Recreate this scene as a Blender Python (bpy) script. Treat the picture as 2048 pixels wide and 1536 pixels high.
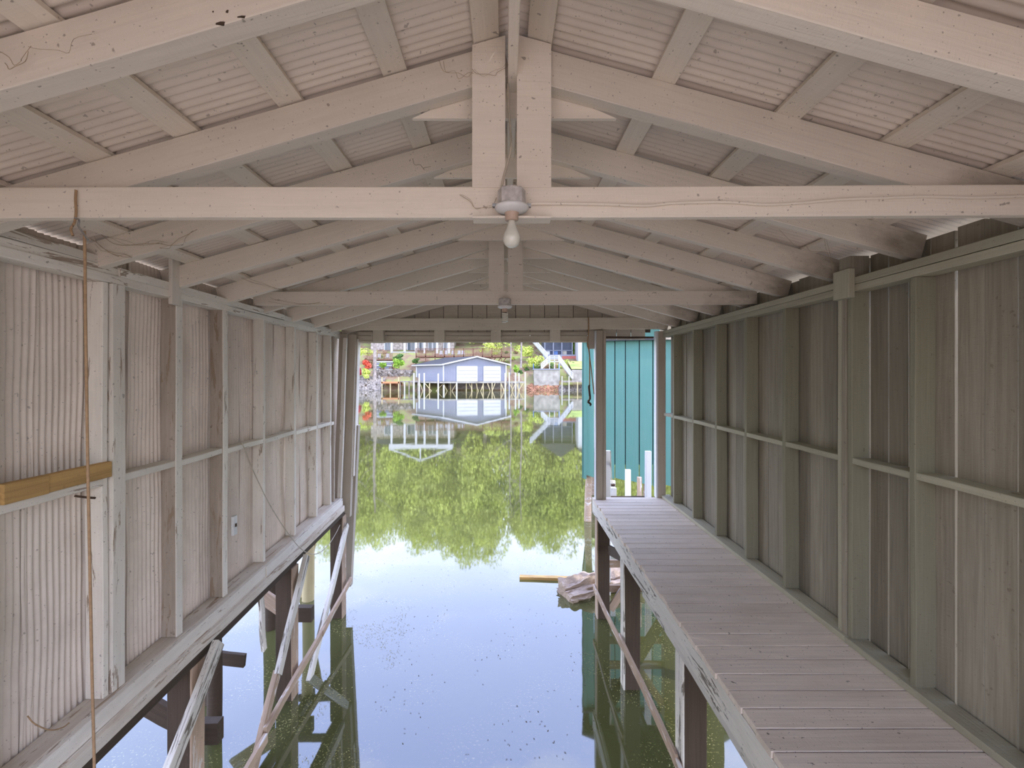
import bpy, bmesh, math, random
from mathutils import Vector, Matrix, noise
R = random.Random(7)
F, CX, CY, CZ = 980.0, 1012.0, 750.0, 3.26      # focal length in px, vanishing point, camera height over water
S = bpy.context.scene
COL = S.collection
for o in list(bpy.data.objects): bpy.data.objects.remove(o)

# ---------------------------------------------------------------- camera
cam = bpy.data.cameras.new('camera'); co = bpy.data.objects.new('camera', cam); COL.objects.link(co)
cam.sensor_width = 36; cam.lens = 36*F/2048; cam.clip_end = 2000; cam.clip_start = .05
cam.shift_x = (1024-CX)/2048; cam.shift_y = -(768-CY)/2048
co.location = (0, 0, CZ); co.rotation_euler = (math.pi/2, 0, 0)
S.camera = co
# ---------------------------------------------------------------- sky
W = bpy.data.worlds.new('sky'); S.world = W; W.use_nodes = True
nt = W.node_tree; nt.nodes.clear()
def N(nt, t, **k):
    n = nt.nodes.new(t)
    for a, b in k.items(): setattr(n, a, b)
    return n
def L(nt, a, b): nt.links.new(a, b)
def ramp(nt, fac, stops, interp='LINEAR'):
    r = N(nt, 'ShaderNodeValToRGB'); r.color_ramp.interpolation = interp
    e = r.color_ramp.elements
    while len(e) < len(stops): e.new(.5)
    for i, (p, c) in enumerate(stops):
        e[i].position = p; e[i].color = (c if len(c) == 4 else (*c, 1)) if isinstance(c, tuple) else (c, c, c, 1)
    L(nt, fac, r.inputs[0]); return r.outputs[0]
def mixc(nt, fac, a, b, mode='MIX'):
    m = N(nt, 'ShaderNodeMix', data_type='RGBA', blend_type=mode)
    for s, v in ((m.inputs[0], fac), (m.inputs[6], a), (m.inputs[7], b)):
        if hasattr(v, 'links'): L(nt, v, s)
        else: s.default_value = v if not isinstance(v, tuple) else ((*v, 1) if len(v) == 3 else v)
    return m.outputs[2]
tc = N(nt, 'ShaderNodeTexCoord'); sp = N(nt, 'ShaderNodeSeparateXYZ'); L(nt, tc.outputs['Generated'], sp.inputs[0])
grad = ramp(nt, sp.outputs[2], [(0, (.92, .95, 1.0)), (.25, (.74, .82, 1.0)), (.42, (.46, .56, .96)), (.6, (.40, .50, .92)), (1, (.40, .50, .9))])
cn = N(nt, 'ShaderNodeTexNoise'); cn.inputs['Scale'].default_value = 2.6; cn.inputs['Detail'].default_value = 7; cn.inputs['Roughness'].default_value = .6
mp = N(nt, 'ShaderNodeMapping'); mp.inputs['Scale'].default_value = (1, 1, 2.5); L(nt, tc.outputs['Generated'], mp.inputs[0]); L(nt, mp.outputs[0], cn.inputs[0])
cl = ramp(nt, cn.outputs[0], [(.50, 0.0), (.80, .6)])
skyc = mixc(nt, cl, grad, (1.0, 1.0, 1.0))
bg = N(nt, 'ShaderNodeBackground'); L(nt, skyc, bg.inputs[0]); bg.inputs[1].default_value = 4.0
wo = N(nt, 'ShaderNodeOutputWorld'); L(nt, bg.outputs[0], wo.inputs[0])
# ---------------------------------------------------------------- sun (from the right, slightly behind)
sl = bpy.data.lights.new('sun', 'SUN'); sl.energy = 1.7; sl.angle = math.radians(.6); sl.color = (1, .95, .86)
so = bpy.data.objects.new('sun', sl); COL.objects.link(so); so.location = (20, -10, 30)
so.rotation_euler = Vector((-.60, .30, -1.0)).to_track_quat('-Z', 'Y').to_euler()
S.view_settings.view_transform = 'Standard'; S.view_settings.look = 'None'; S.view_settings.exposure = .48
S.view_settings.gamma = 1.0; S.view_settings.use_curve_mapping = False

# ---------------------------------------------------------------- helpers
def H(h): return CZ+h
def PW(x, y, Y): return Vector(((x-CX)*Y/F, Y, CZ+(CY-y)*Y/F))       # image measure + depth -> place
def PX(x, y, X): return PW(x, y, F*X/(x-CX))                          # image measure + side plane -> place
def props(o, label=None, cat=None, group=None, kind=None):
    if label: o['label'] = label
    if cat: o['category'] = cat
    if group: o['group'] = group
    if kind: o['kind'] = kind
    return o
def empty(name, loc, label, cat, group=None, kind=None):
    o = bpy.data.objects.new(name, None); COL.objects.link(o); o.location = loc; o.empty_display_size = .1
    return props(o, label, cat, group, kind)
def link(name, me, mat, parent=None, mw=None):
    o = bpy.data.objects.new(name, me); COL.objects.link(o)
    if mat and not me.materials: me.materials.append(mat)
    if parent:
        o.parent = parent
        o.matrix_parent_inverse = chain(parent).inverted()
    if mw is not None: o.matrix_basis = mw
    return o
def chain(o):
    m = o.matrix_basis.copy()
    return m if not o.parent else chain(o.parent) @ o.matrix_parent_inverse @ m
def mesh(name, vs, fs, smooth=False):
    me = bpy.data.meshes.new(name); me.from_pydata([tuple(v) for v in vs], [], fs)
    if smooth: me.polygons.foreach_set('use_smooth', [True]*len(me.polygons))
    me.update(); return me
cache = {}
def board_mesh(name, Ln, w, t, mat, ch, warp, seed):
    k = (round(Ln, 3), round(w, 3), round(t, 3), mat.name, ch, warp, seed)
    if k in cache: return cache[k]
    rr = random.Random(hash((k[0], k[1], seed)) & 0xffff)
    n = 1 if warp == 0 else max(3, min(12, int(Ln/.35)))
    c = min(ch, t*.3, w*.3)
    prof = [(-t/2+c, -w/2), (t/2-c, -w/2), (t/2, -w/2+c), (t/2, w/2-c), (t/2-c, w/2), (-t/2+c, w/2), (-t/2, w/2-c), (-t/2, -w/2+c)]
    if c < 1e-5: prof = [(-t/2, -w/2), (t/2, -w/2), (t/2, w/2), (-t/2, w/2)]
    m = len(prof); vs = []; fs = []
    ph = rr.random()*6; ph2 = rr.random()*6
    for i in range(n+1):
        u = i/n; dz = warp*math.sin(ph+u*4.5)*math.sin(math.pi*u); dy = warp*math.sin(ph2+u*5.2)*math.sin(math.pi*u)
        for (y, z) in prof:
            vs.append((u*Ln, y+dy+rr.uniform(-1, 1)*warp*.12, z+dz+rr.uniform(-1, 1)*warp*.18))
    for i in range(n):
        for j in range(m):
            a = i*m+j; b = i*m+(j+1) % m; fs.append((a, b, b+m, a+m))
    fs.append(tuple(reversed(range(m)))); fs.append(tuple(range(n*m, n*m+m)))
    me = mesh(name, vs, fs); me.materials.append(mat); cache[k] = me
    return me
def board(name, p0, p1, w, t, mat, parent=None, up=(0, 0, 1), warp=.004, ch=.003):
    p0 = Vector(p0); p1 = Vector(p1); d = p1-p0; Ln = d.length; x = d.normalized(); up = Vector(up)
    z = (up-x*up.dot(x)).normalized(); y = z.cross(x)
    me = board_mesh(name, Ln, w, t, mat, ch, warp, R.randrange(5))
    M = Matrix((x, y, z)).transposed().to_4x4(); M.translation = p0
    return link(name, me, mat, parent, M)
def box(name, x0, x1, y0, y1, z0, z1, mat, parent=None, warp=.003, ch=.003):
    c = ((x0+x1)/2, (y0+y1)/2, (z0+z1)/2); d = (abs(x1-x0), abs(y1-y0), abs(z1-z0))
    i = max(range(3), key=lambda k: d[k])
    p0 = list(c); p1 = list(c); p0[i] -= d[i]/2; p1[i] += d[i]/2
    if i == 2: return board(name, p0, p1, d[1], d[0], mat, parent, (0, 1, 0), warp, ch)
    if i == 1: return board(name, p0, p1, d[2], d[0], mat, parent, (0, 0, 1), warp, ch)
    return board(name, p0, p1, d[2], d[1], mat, parent, (0, 0, 1), warp, ch)
def prism(name, pts, dvec, mat, parent=None):            # polygon extruded along dvec
    n = len(pts); dv = Vector(dvec); vs = [Vector(p) for p in pts]+[Vector(p)+dv for p in pts]
    fs = [tuple(range(n)), tuple(reversed(range(n, 2*n)))]+[(i, i+n, (i+1) % n+n, (i+1) % n) for i in range(n)]
    me = mesh(name, vs, fs); bm = bmesh.new(); bm.from_mesh(me); bmesh.ops.recalc_face_normals(bm, faces=bm.faces); bm.to_mesh(me); bm.free()
    return link(name, me, mat, parent)
class MB:
    def __init__(s): s.v = []; s.f = []
    def box(s, x0, x1, y0, y1, z0, z1):
        n = len(s.v)
        s.v += [(x0, y0, z0), (x1, y0, z0), (x1, y1, z0), (x0, y1, z0), (x0, y0, z1), (x1, y0, z1), (x1, y1, z1), (x0, y1, z1)]
        s.f += [tuple(n+i for i in q) for q in ((0, 3, 2, 1), (4, 5, 6, 7), (0, 1, 5, 4), (1, 2, 6, 5), (2, 3, 7, 6), (3, 0, 4, 7))]
    def bar(s, p0, p1, w, t=None):
        t = t or w; p0 = Vector(p0); p1 = Vector(p1); x = (p1-p0).normalized(); u = Vector((0, 0, 1)) if abs(x.z) < .95 else Vector((0, 1, 0))
        z = (u-x*u.dot(x)).normalized(); y = z.cross(x); n = len(s.v)
        for p in (p0, p1):
            for a, b in ((-1, -1), (1, -1), (1, 1), (-1, 1)): s.v.append(tuple(p+y*a*t/2+z*b*w/2))
        s.f += [tuple(n+i for i in q) for q in ((0, 1, 2, 3), (7, 6, 5, 4), (0, 4, 5, 1), (1, 5, 6, 2), (2, 6, 7, 3), (3, 7, 4, 0))]
    def build(s, name, mat, parent=None, smooth=False): return link(name, mesh(name, s.v, s.f, smooth), mat, parent)
def smooth_pts(pts, k=6):
    pts = [Vector(p) for p in pts]
    if len(pts) < 3: return pts
    out = []; q = [pts[0]*2-pts[1]]+pts+[pts[-1]*2-pts[-2]]
    for i in range(1, len(q)-2):
        for j in range(k):
            t = j/k; a, b, c, d = q[i-1], q[i], q[i+1], q[i+2]
            out.append(.5*((2*b)+(c-a)*t+(2*a-5*b+4*c-d)*t*t+(3*b-a-3*c+d)*t**3))
    return out+[pts[-1]]
def tube(name, pts, r, mat, parent=None, sides=8, k=6):
    ps = smooth_pts(pts, k); vs = []; fs = []; n = len(ps)
    rs = r if isinstance(r, (list, tuple)) else None
    for i, p in enumerate(ps):
        d = (ps[min(i+1, n-1)]-ps[max(i-1, 0)]).normalized(); u = Vector((0, 0, 1)) if abs(d.z) < .9 else Vector((1, 0, 0))
        a = d.cross(u).normalized(); b = a.cross(d); rr = r if not rs else rs[0]+(rs[1]-rs[0])*i/(n-1)
        for s in range(sides):
            an = 2*math.pi*s/sides; vs.append(p+(a*math.cos(an)+b*math.sin(an))*rr)
    for i in range(n-1):
        for s in range(sides):
            fs.append((i*sides+s, i*sides+(s+1) % sides, (i+1)*sides+(s+1) % sides, (i+1)*sides+s))
    fs.append(tuple(range(sides))); fs.append(tuple(reversed(range((n-1)*sides, n*sides))))
    return link(name, mesh(name, vs, fs, True), mat, parent)
def lathe(name, prof, c, mat, parent=None, sides=28, smooth=True):
    vs = []; fs = []; c = Vector(c)
    for r, z in prof:
        for s in range(sides):
            a = 2*math.pi*s/sides; vs.append(c+Vector((r*math.cos(a), r*math.sin(a), z)))
    for i in range(len(prof)-1):
        for s in range(sides):
            fs.append((i*sides+s, i*sides+(s+1) % sides, (i+1)*sides+(s+1) % sides, (i+1)*sides+s))
    fs.append(tuple(reversed(range(sides)))); fs.append(tuple(range((len(prof)-1)*sides, len(prof)*sides)))
    me = mesh(name, vs, fs, smooth)
    return link(name, me, mat, parent)
# ---------------------------------------------------------------- materials
def newmat(name):
    m = bpy.data.materials.new(name); m.use_nodes = True; nt = m.node_tree; b = nt.nodes['Principled BSDF']; return m, nt, b
def plain(name, col, rough=.6, metal=0, var=.12, scale=8, bump=.0):
    m, nt, b = newmat(name); t = N(nt, 'ShaderNodeTexCoord'); n = N(nt, 'ShaderNodeTexNoise'); n.inputs['Scale'].default_value = scale; n.inputs['Detail'].default_value = 5
    L(nt, t.outputs['Object'], n.inputs[0])
    d = tuple(c*(1-var*1.5) for c in col); u = tuple(min(1, c*(1+var)) for c in col)
    L(nt, ramp(nt, n.outputs[0], [(.3, d), (.7, u)]), b.inputs['Base Color']); b.inputs['Roughness'].default_value = rough; b.inputs['Metallic'].default_value = metal
    if bump:
        bp = N(nt, 'ShaderNodeBump'); bp.inputs['Strength'].default_value = bump; bp.inputs['Distance'].default_value = .02; L(nt, n.outputs[0], bp.inputs['Height']); L(nt, bp.outputs[0], b.inputs['Normal'])
    return m
def wood(name, col, grime=(.30, .24, .17), bare=(.33, .22, .14), chips=0.0, dirt=.3, grain=.25, specks=.5, rough=.7, bump=.7, endstain=None, var=.10):
    """painted or bare sawn timber: object X runs along the board"""
    m, nt, b = newmat(name)
    t = N(nt, 'ShaderNodeTexCoord'); oi = N(nt, 'ShaderNodeObjectInfo')
    off = N(nt, 'ShaderNodeVectorMath', operation='SCALE'); off.inputs[0].default_value = (13, 7, 19); L(nt, oi.outputs['Random'], off.inputs['Scale'])
    ad = N(nt, 'ShaderNodeVectorMath', operation='ADD'); L(nt, t.outputs['Object'], ad.inputs[0]); L(nt, off.outputs[0], ad.inputs[1])
    def nz(scale, vec=(1, 1, 1), detail=4, rgh=.55, dist=0):
        mp = N(nt, 'ShaderNodeMapping'); mp.inputs['Scale'].default_value = vec; L(nt, ad.outputs[0], mp.inputs[0])
        n = N(nt, 'ShaderNodeTexNoise'); n.inputs['Scale'].default_value = scale; n.inputs['Detail'].default_value = detail; n.inputs['Roughness'].default_value = rgh; n.inputs['Distortion'].default_value = dist
        L(nt, mp.outputs[0], n.inputs[0]); return n.outputs[0]
    g = nz(9, (.22, 6, 6), 6, .6, .4)
    saw = nz(60, (2.2, .5, .5), 2)
    c = mixc(nt, ramp(nt, g, [(.35, 0.0), (.65, grain)]), col, tuple(x*.62 for x in col))
    rv = N(nt, 'ShaderNodeMapRange'); rv.inputs[3].default_value = 1-var; rv.inputs[4].default_value = 1+var; L(nt, oi.outputs['Random'], rv.inputs[0])
    hs = N(nt, 'ShaderNodeHueSaturation'); L(nt, rv.outputs[0], hs.inputs['Value']); L(nt, c, hs.inputs['Color']); c = hs.outputs[0]
    d = nz(2.3, (.7, 1.5, 1.5), 6, .65)
    c = mixc(nt, ramp(nt, d, [(.42, 0.0), (.8, dirt)]), c, grime)
    if specks:
        s = nz(34, (1, 1, 1), 2, .5)
        c = mixc(nt, ramp(nt, s, [(.70, 0.0), (.74, specks)]), c, (.12, .09, .06))
    if specks:
        s2 = nz(5, (1, 1.6, 1.6), 5, .7)
        c = mixc(nt, ramp(nt, s2, [(.69, 0.0), (.76, .55)]), c, tuple(x*.5+y*.5 for x, y in zip(col, (.50, .30, .12))))
        s3 = nz(95, (1, 1, 1), 1, .5)
        c = mixc(nt, ramp(nt, s3, [(.735, 0.0), (.755, specks)]), c, (.13, .09, .06))
    if chips:
        k = nz(7, (.35, 3, 3), 7, .7, .6)
        c = mixc(nt, ramp(nt, k, [(.62-chips*.22, 0.0), (.64-chips*.20, 1.0)]), c, bare)
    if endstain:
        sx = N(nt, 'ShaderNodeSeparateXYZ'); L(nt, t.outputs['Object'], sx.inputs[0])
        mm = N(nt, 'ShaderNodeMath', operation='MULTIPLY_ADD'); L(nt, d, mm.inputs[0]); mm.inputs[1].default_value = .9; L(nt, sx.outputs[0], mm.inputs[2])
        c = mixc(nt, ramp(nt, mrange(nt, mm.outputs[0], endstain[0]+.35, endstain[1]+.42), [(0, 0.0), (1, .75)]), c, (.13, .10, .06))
    L(nt, c, b.inputs['Base Color']); b.inputs['Roughness'].default_value = rough; b.inputs['Specular IOR Level'].default_value = .25
    bp = N(nt, 'ShaderNodeBump'); bp.inputs['Strength'].default_value = bump; bp.inputs['Distance'].default_value = .004
    hh = N(nt, 'ShaderNodeMath', operation='MULTIPLY_ADD'); L(nt, saw, hh.inputs[0]); hh.inputs[1].default_value = .5; L(nt, g, hh.inputs[2])
    L(nt, hh.outputs[0], bp.inputs['Height']); L(nt, bp.outputs[0], b.inputs['Normal'])
    return m
def mrange(nt, v, a, bb):
    r = N(nt, 'ShaderNodeMapRange'); r.inputs[1].default_value = a; r.inputs[2].default_value = bb; L(nt, v, r.inputs[0]); return r.outputs[0]

M = {}
M['roofwood'] = wood('white_painted_rafter', (.88, .785, .665), dirt=.12, grain=.13, specks=.55)
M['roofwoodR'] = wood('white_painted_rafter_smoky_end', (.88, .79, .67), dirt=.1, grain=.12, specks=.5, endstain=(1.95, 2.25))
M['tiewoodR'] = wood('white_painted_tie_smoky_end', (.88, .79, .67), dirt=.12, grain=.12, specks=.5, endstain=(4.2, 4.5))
M['wallwhite'] = wood('white_painted_stud', (.89, .83, .73), grime=(.42, .33, .24), dirt=.35, grain=.16, chips=.08, bare=(.42, .33, .25), specks=.5)
M['wallbrown'] = wood('weathered_brown_stud', (.52, .44, .36), dirt=.7, grain=.5, chips=.30, bare=(.36, .27, .19))
M['sill'] = wood('chipped_white_sill', (.78, .70, .59), grime=(.48, .35, .24), dirt=.8, grain=.3, chips=.12, bare=(.42, .31, .22))
M['sheet'] = wood('white_painted_metal_sheet', (.86, .755, .65), dirt=.3, grain=.06, specks=.45, bump=.05, rough=.5)
M['greywood'] = wood('grey_green_painted_timber', (.44, .41, .30), dirt=.35, grain=.3, specks=.5, grime=(.26, .20, .12))
M['shadedstud'] = wood('grey_stud_shaded', (.30, .28, .195), dirt=.3, grain=.3, specks=.5, grime=(.20, .16, .10))  # darker copy of the grey timber; shade on camera-facing stud faces put into colour
M['greyplank'] = wood('grey_weathered_plank', (.35, .31, .235), dirt=.35, grain=.7, specks=.4, grime=(.20, .17, .11), var=.18)
M['deck'] = wood('worn_painted_deck_board', (.84, .715, .58), dirt=.35, grain=.35, specks=.8, grime=(.38, .28, .19), rough=.55, bump=.5, var=.07)
M['fascia'] = wood('peeling_white_fascia', (.80, .75, .65), dirt=.3, grain=.3, chips=.25, bare=(.20, .17, .13))
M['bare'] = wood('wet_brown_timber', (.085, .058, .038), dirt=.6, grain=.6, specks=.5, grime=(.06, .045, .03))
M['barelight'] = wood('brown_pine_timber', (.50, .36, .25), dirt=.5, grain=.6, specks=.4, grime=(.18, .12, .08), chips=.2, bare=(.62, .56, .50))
M['newpine'] = wood('fresh_pine', (.60, .37, .14), dirt=.3, grain=.8, specks=.2, grime=(.36, .18, .05))
M['frontgrey'] = wood('grey_painted_front_timber', (.52, .45, .36), dirt=.3, grain=.25, specks=.4)
M['gable'] = wood('grey_beige_gable_board', (.78, .70, .57), dirt=.25, grain=.3, specks=.5)
M['teal'] = wood('teal_painted_plank', (.10, .225, .185), dirt=.35, grain=.2, specks=.3, grime=(.05, .2, .16), chips=-.6, bare=(.5, .5, .45))
M['whitepost'] = wood('white_painted_post', (.80, .80, .80), dirt=.15, grain=.15, specks=.2)
M['drift'] = wood('bleached_driftwood', (.56, .43, .32), dirt=.8, grain=.8, specks=.4, grime=(.12, .08, .06), bump=1.0)
M['rope'] = plain('brown_rope', (.42, .27, .15), .9, scale=60)
M['cord'] = plain('dusty_cord', (.55, .48, .38), .7, scale=20)
M['steel'] = plain('galvanised_steel', (.45, .45, .46), .35, .9, scale=30)
M['rust'] = plain('rusty_iron', (.10, .06, .04), .8, .3, scale=30)
M['boxmetal'] = plain('painted_junction_box', (.62, .58, .55), .5, .1, scale=40, var=.2)
M['porcelain'] = plain('white_porcelain', (.82, .80, .77), .25, scale=20, var=.05)
M['socket'] = plain('beige_socket', (.55, .40, .30), .5, scale=20)
M['bulb'] = plain('frosted_bulb_glass', (.74, .72, .62), .12, scale=12, var=.08); M['bulb'].node_tree.nodes['Principled BSDF'].inputs['Coat Weight'].default_value = .6
M['web'] = plain('dusty_cobweb', (.45, .34, .22), .95, scale=60)
M['plastic'] = plain('white_outlet_plastic', (.80, .79, .76), .4)
# far shore
M['siding'] = plain('grey_blue_siding', (.23, .235, .275), .6, scale=.5, var=.05)
M['farwhite'] = plain('far_white_paint', (.54, .54, .54), .5, scale=1, var=.04)
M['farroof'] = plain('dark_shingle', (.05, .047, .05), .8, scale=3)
M['fardeck'] = plain('stained_deck_brown', (.17, .075, .04), .7, scale=2)
M['yellowpine'] = plain('treated_pine', (.52, .42, .22), .7, scale=2)
M['concrete'] = plain('stained_concrete', (.36, .33, .27), .9, scale=.8, var=.25)
M['stone'] = plain('field_stone', (.27, .23, .19), .9, scale=1.3, var=.35)
M['redrock'] = plain('red_brown_rubble', (.32, .15, .08), .9, scale=1.5, var=.4)
M['leafgreen'] = plain('fresh_spring_leaves', (.55, .62, .13), .7, scale=.25, var=.35)
M['leafbright'] = plain('bright_bush_leaves', (.30, .48, .05), .7, scale=3, var=.3)
M['leafdark'] = plain('dark_bush_leaves', (.10, .20, .04), .7, scale=3, var=.3)
M['azalea'] = plain('red_azalea_flowers', (.75, .12, .06), .7, scale=4, var=.3)
M['pinkazalea'] = plain('pink_azalea_flowers', (.72, .10, .16), .7, scale=4, var=.3)
M['litter'] = plain('brown_leaf_litter', (.36, .22, .13), .9, scale=2, var=.4)
M['straw'] = plain('straw_coloured_shrub', (.50, .42, .22), .9, scale=2, var=.3)
M['bark'] = plain('grey_bark', (.30, .25, .21), .9, scale=2, var=.3)
M['screen'] = plain('dark_porch_interior', (.06, .07, .10), .6, scale=1)
M['window'] = plain('window_glass_dark', (.09, .11, .13), .1, scale=1)
M['redbrick'] = plain('red_brick_base', (.42, .12, .09), .8, scale=3)
M['brownbrick'] = plain('tan_stone_facade', (.42, .36, .31), .9, scale=2, var=.35)
M['bluecanvas'] = plain('blue_canvas', (.08, .16, .36), .7)
M['orange'] = plain('orange_wood', (.50, .22, .09), .7)

# ================================================================ LARGE STRUCTURE
# ---- lake
m, nt, b = newmat('lake_water')
t = N(nt, 'ShaderNodeTexCoord')
n1 = N(nt, 'ShaderNodeTexNoise'); n1.inputs['Scale'].default_value = .35; n1.inputs['Detail'].default_value = 6; n1.inputs['Roughness'].default_value = .65
L(nt, t.outputs['Object'], n1.inputs[0])
c1 = ramp(nt, n1.outputs[0], [(.3, (.055, .056, .018)), (.55, (.075, .076, .025)), (.75, (.10, .10, .038))])
n2 = N(nt, 'ShaderNodeTexNoise'); n2.inputs['Scale'].default_value = 45; n2.inputs['Detail'].default_value = 3; L(nt, t.outputs['Object'], n2.inputs[0])
n3 = N(nt, 'ShaderNodeTexNoise'); n3.inputs['Scale'].default_value = 1.6; n3.inputs['Detail'].default_value = 4; L(nt, t.outputs['Object'], n3.inputs[0])
mu = N(nt, 'ShaderNodeMath', operation='MULTIPLY'); L(nt, ramp(nt, n2.outputs[0], [(.60, 0.0), (.66, 1.0)]), mu.inputs[0]); L(nt, ramp(nt, n3.outputs[0], [(.46, 0.0), (.62, .8)]), mu.inputs[1])
sy = N(nt, 'ShaderNodeSeparateXYZ'); L(nt, t.outputs['Object'], sy.inputs[0])
L(nt, mixc(nt, mu.outputs[0], c1, (.30, .27, .10)), b.inputs['Base Color'])
b.inputs['Roughness'].default_value = .03; b.inputs['IOR'].default_value = 2.0
w1 = N(nt, 'ShaderNodeTexNoise'); w1.inputs['Scale'].default_value = 1.4; w1.inputs['Detail'].default_value = 3
mpw = N(nt, 'ShaderNodeMapping'); mpw.inputs['Scale'].default_value = (1, .5, 1); L(nt, t.outputs['Object'], mpw.inputs[0]); L(nt, mpw.outputs[0], w1.inputs[0])
bp = N(nt, 'ShaderNodeBump'); bp.inputs['Strength'].default_value = .05; bp.inputs['Distance'].default_value = .03; L(nt, w1.outputs[0], bp.inputs['Height']); L(nt, bp.outputs[0], b.inputs['Normal'])
M['water'] = m
wa = link('lake_water', mesh('lake_water', [(-160, -1.0, 0), (160, -1.0, 0), (160, 112, 0), (-160, 112, 0)], [(0, 1, 2, 3)]), M['water'])
props(wa, 'calm green lake water filling the slip and reaching the far shore', 'water', kind='structure')

# ---- unseen near bank, added to bounce warm light onto the ceiling
m, nt, b = newmat('tan_bounce_ground'); b.inputs['Base Color'].default_value = (.50, .37, .25, 1); b.inputs['Roughness'].default_value = .95; M['bank'] = m
bk = link('bounce_bank', mesh('bounce_bank', [(-60, -60, 9), (60, -60, 9), (60, -12, 1.5), (-60, -12, 1.5), (60, -1.6, .9), (-60, -1.6, .9), (60, -.9, -.4), (-60, -.9, -.4)],
    [(0, 1, 2, 3), (3, 2, 4, 5), (5, 4, 6, 7)]), M['bank'])
props(bk, 'unseen tan ground added behind the boathouse to bounce warm light', 'ground', kind='structure')

# ---- far hillside
def hill(x, y):
    k = [(102, -1.2), (104, .2), (106.5, 2.2), (109, 3.9), (113, 5.2), (120, 8.0), (135, 13), (160, 22), (200, 34), (260, 44)]
    z = k[-1][1]
    for (a, za), (bb, zb) in zip(k, k[1:]):
        if a <= y <= bb: z = za+(zb-za)*(y-a)/(bb-a)
    if y < 102: z = -1.2
    return z+.5*noise.noise(Vector((x*.08, y*.08, 0)))*(1 if y > 106 else .3)
vs = []; fs = []; ys = [101.5, 102.5, 103.5, 104.5, 106, 107.5, 109, 111, 113, 116, 120, 125, 130, 138, 148, 160, 175, 195, 220, 260]; nx = 64
for y in ys:
    for i in range(nx+1):
        x = -170+340*i/nx; vs.append((x, y, hill(x, y)))
for j in range(len(ys)-1):
    for i in range(nx):
        a = j*(nx+1)+i; fs.append((a, a+1, a+nx+2, a+nx+1))
m, nt, b = newmat('hill_ground'); t = N(nt, 'ShaderNodeTexCoord'); n1 = N(nt, 'ShaderNodeTexNoise'); n1.inputs['Scale'].default_value = .35; n1.inputs['Detail'].default_value = 10; n1.inputs['Roughness'].default_value = .7
L(nt, t.outputs['Object'], n1.inputs[0]); L(nt, ramp(nt, n1.outputs[0], [(.36, (.17, .09, .05)), (.46, (.25, .17, .10)), (.54, (.24, .23, .08)), (.66, (.28, .33, .08))]), b.inputs['Base Color']); b.inputs['Roughness'].default_value = .95
M['hill'] = m
props(link('hillside', mesh('hillside', vs, fs, True), m), 'grassy and leaf-strewn hillside rising behind the far shore', 'hill', kind='structure')

# ---- roof: rafters, ties, purlins, corrugated sheets
RX, RH, SL, SR = .025, 1.357, .289, .275
def rt(X): return RH-(SL*(RX-X) if X < RX else SR*(X-RX))            # top of the rafters over camera height
ceil = empty('ceiling', (0, 3.6, H(.6)), 'white painted boathouse roof of trusses, battens and corrugated metal sheets', 'roof', kind='structure')
RY = [-.5, .12, .74, 1.36, 1.98, 2.62, 3.24, 3.86, 4.47, 5.10, 5.72, 6.30, 6.75]
for i, y in enumerate(RY):
    d = .139; c = .0725
    for s, XE in ((-1, -2.27), (1, 2.235)):
        a = RX+s*.022
        j = R.uniform(-.006, .006)
        tk = .078 if i in (3, 4) else .056 if i > 2 else .05 if 0 else .078 if i < 3 else .056
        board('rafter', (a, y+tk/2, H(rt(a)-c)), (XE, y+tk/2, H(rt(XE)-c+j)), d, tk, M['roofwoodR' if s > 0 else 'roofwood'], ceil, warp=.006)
    if i > 3:                                              # small collar gusset behind each rafter pair
        z0, z1 = 1.078, 1.225; yb = y+tk+.001; k = .42
        prism('collar_gusset', [(RX-k, yb, H(z0)), (RX+k+.02, yb, H(z0)), (RX+.1, yb, H(z1)), (RX-.1, yb, H(z1))], (0, .02, 0), M['roofwood'], ceil)
# ridge board in two lengths
box('ridge_board', RX-.019, RX+.019, -.8, 3.86, H(1.185), H(1.365), M['roofwood'], ceil, warp=.002)
box('ridge_board', RX-.019, RX+.019, 3.862, 7.0, H(1.185), H(1.365), M['roofwood'], ceil, warp=.002)
for (px_, py_, w, h_) in ((432, 50, .026, .009), (475, 36, .024, .006), (452, 26, .008, .008), (425, 25, .004, .004)):
    p = PW(px_, py_, 1.36); prism('bird_hole', [(p.x, 1.3585, p.z), (p.x+w*.8, 1.3585, p.z-.001), (p.x+w, 1.3585, p.z+h_*.9), (p.x+w*.5, 1.3585, p.z+h_), (p.x, 1.3585, p.z+h_*.5)], (0, .004, 0), M['bare'], ceil)
# tie beams (front faces 1.94, 4.36, 6.68)
for (y, z0, z1, dz) in ((1.94, .620, .742, .014), (4.36, .620, .742, .01), (6.68, .615, .775, .012)):
    zc = (z0+z1)/2
    xr = 2.235
    if y < 2 or y < 5:
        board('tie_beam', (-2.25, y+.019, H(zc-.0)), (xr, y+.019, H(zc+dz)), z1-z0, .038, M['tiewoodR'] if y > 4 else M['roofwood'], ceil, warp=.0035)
    else:
        board('tie_beam', (-2.25, y+.019, H(zc-.005)), (2.2, y+.019, H(zc+dz)), z1-z0, .038, M['gable'], ceil, warp=.003)
for y, gx in ((1.94, ((-.134, -.003), (.043, .179))), (4.36, ((-.154, -.018), (.018, .150)))):
    for x0, x1 in gx:
        xm = (x0+x1)/2
        top0 = min(rt(x0), rt(x1))+(.0 if y < 3 else -.02)
        pts = [(x0, y, H(.742)), (x1, y, H(.742)), (x1, y, H(rt(x1)-.004)), (x0, y, H(rt(x0)-.004))]
        prism('king_post', pts, (0, .038, 0), M['roofwood'], ceil)
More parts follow.
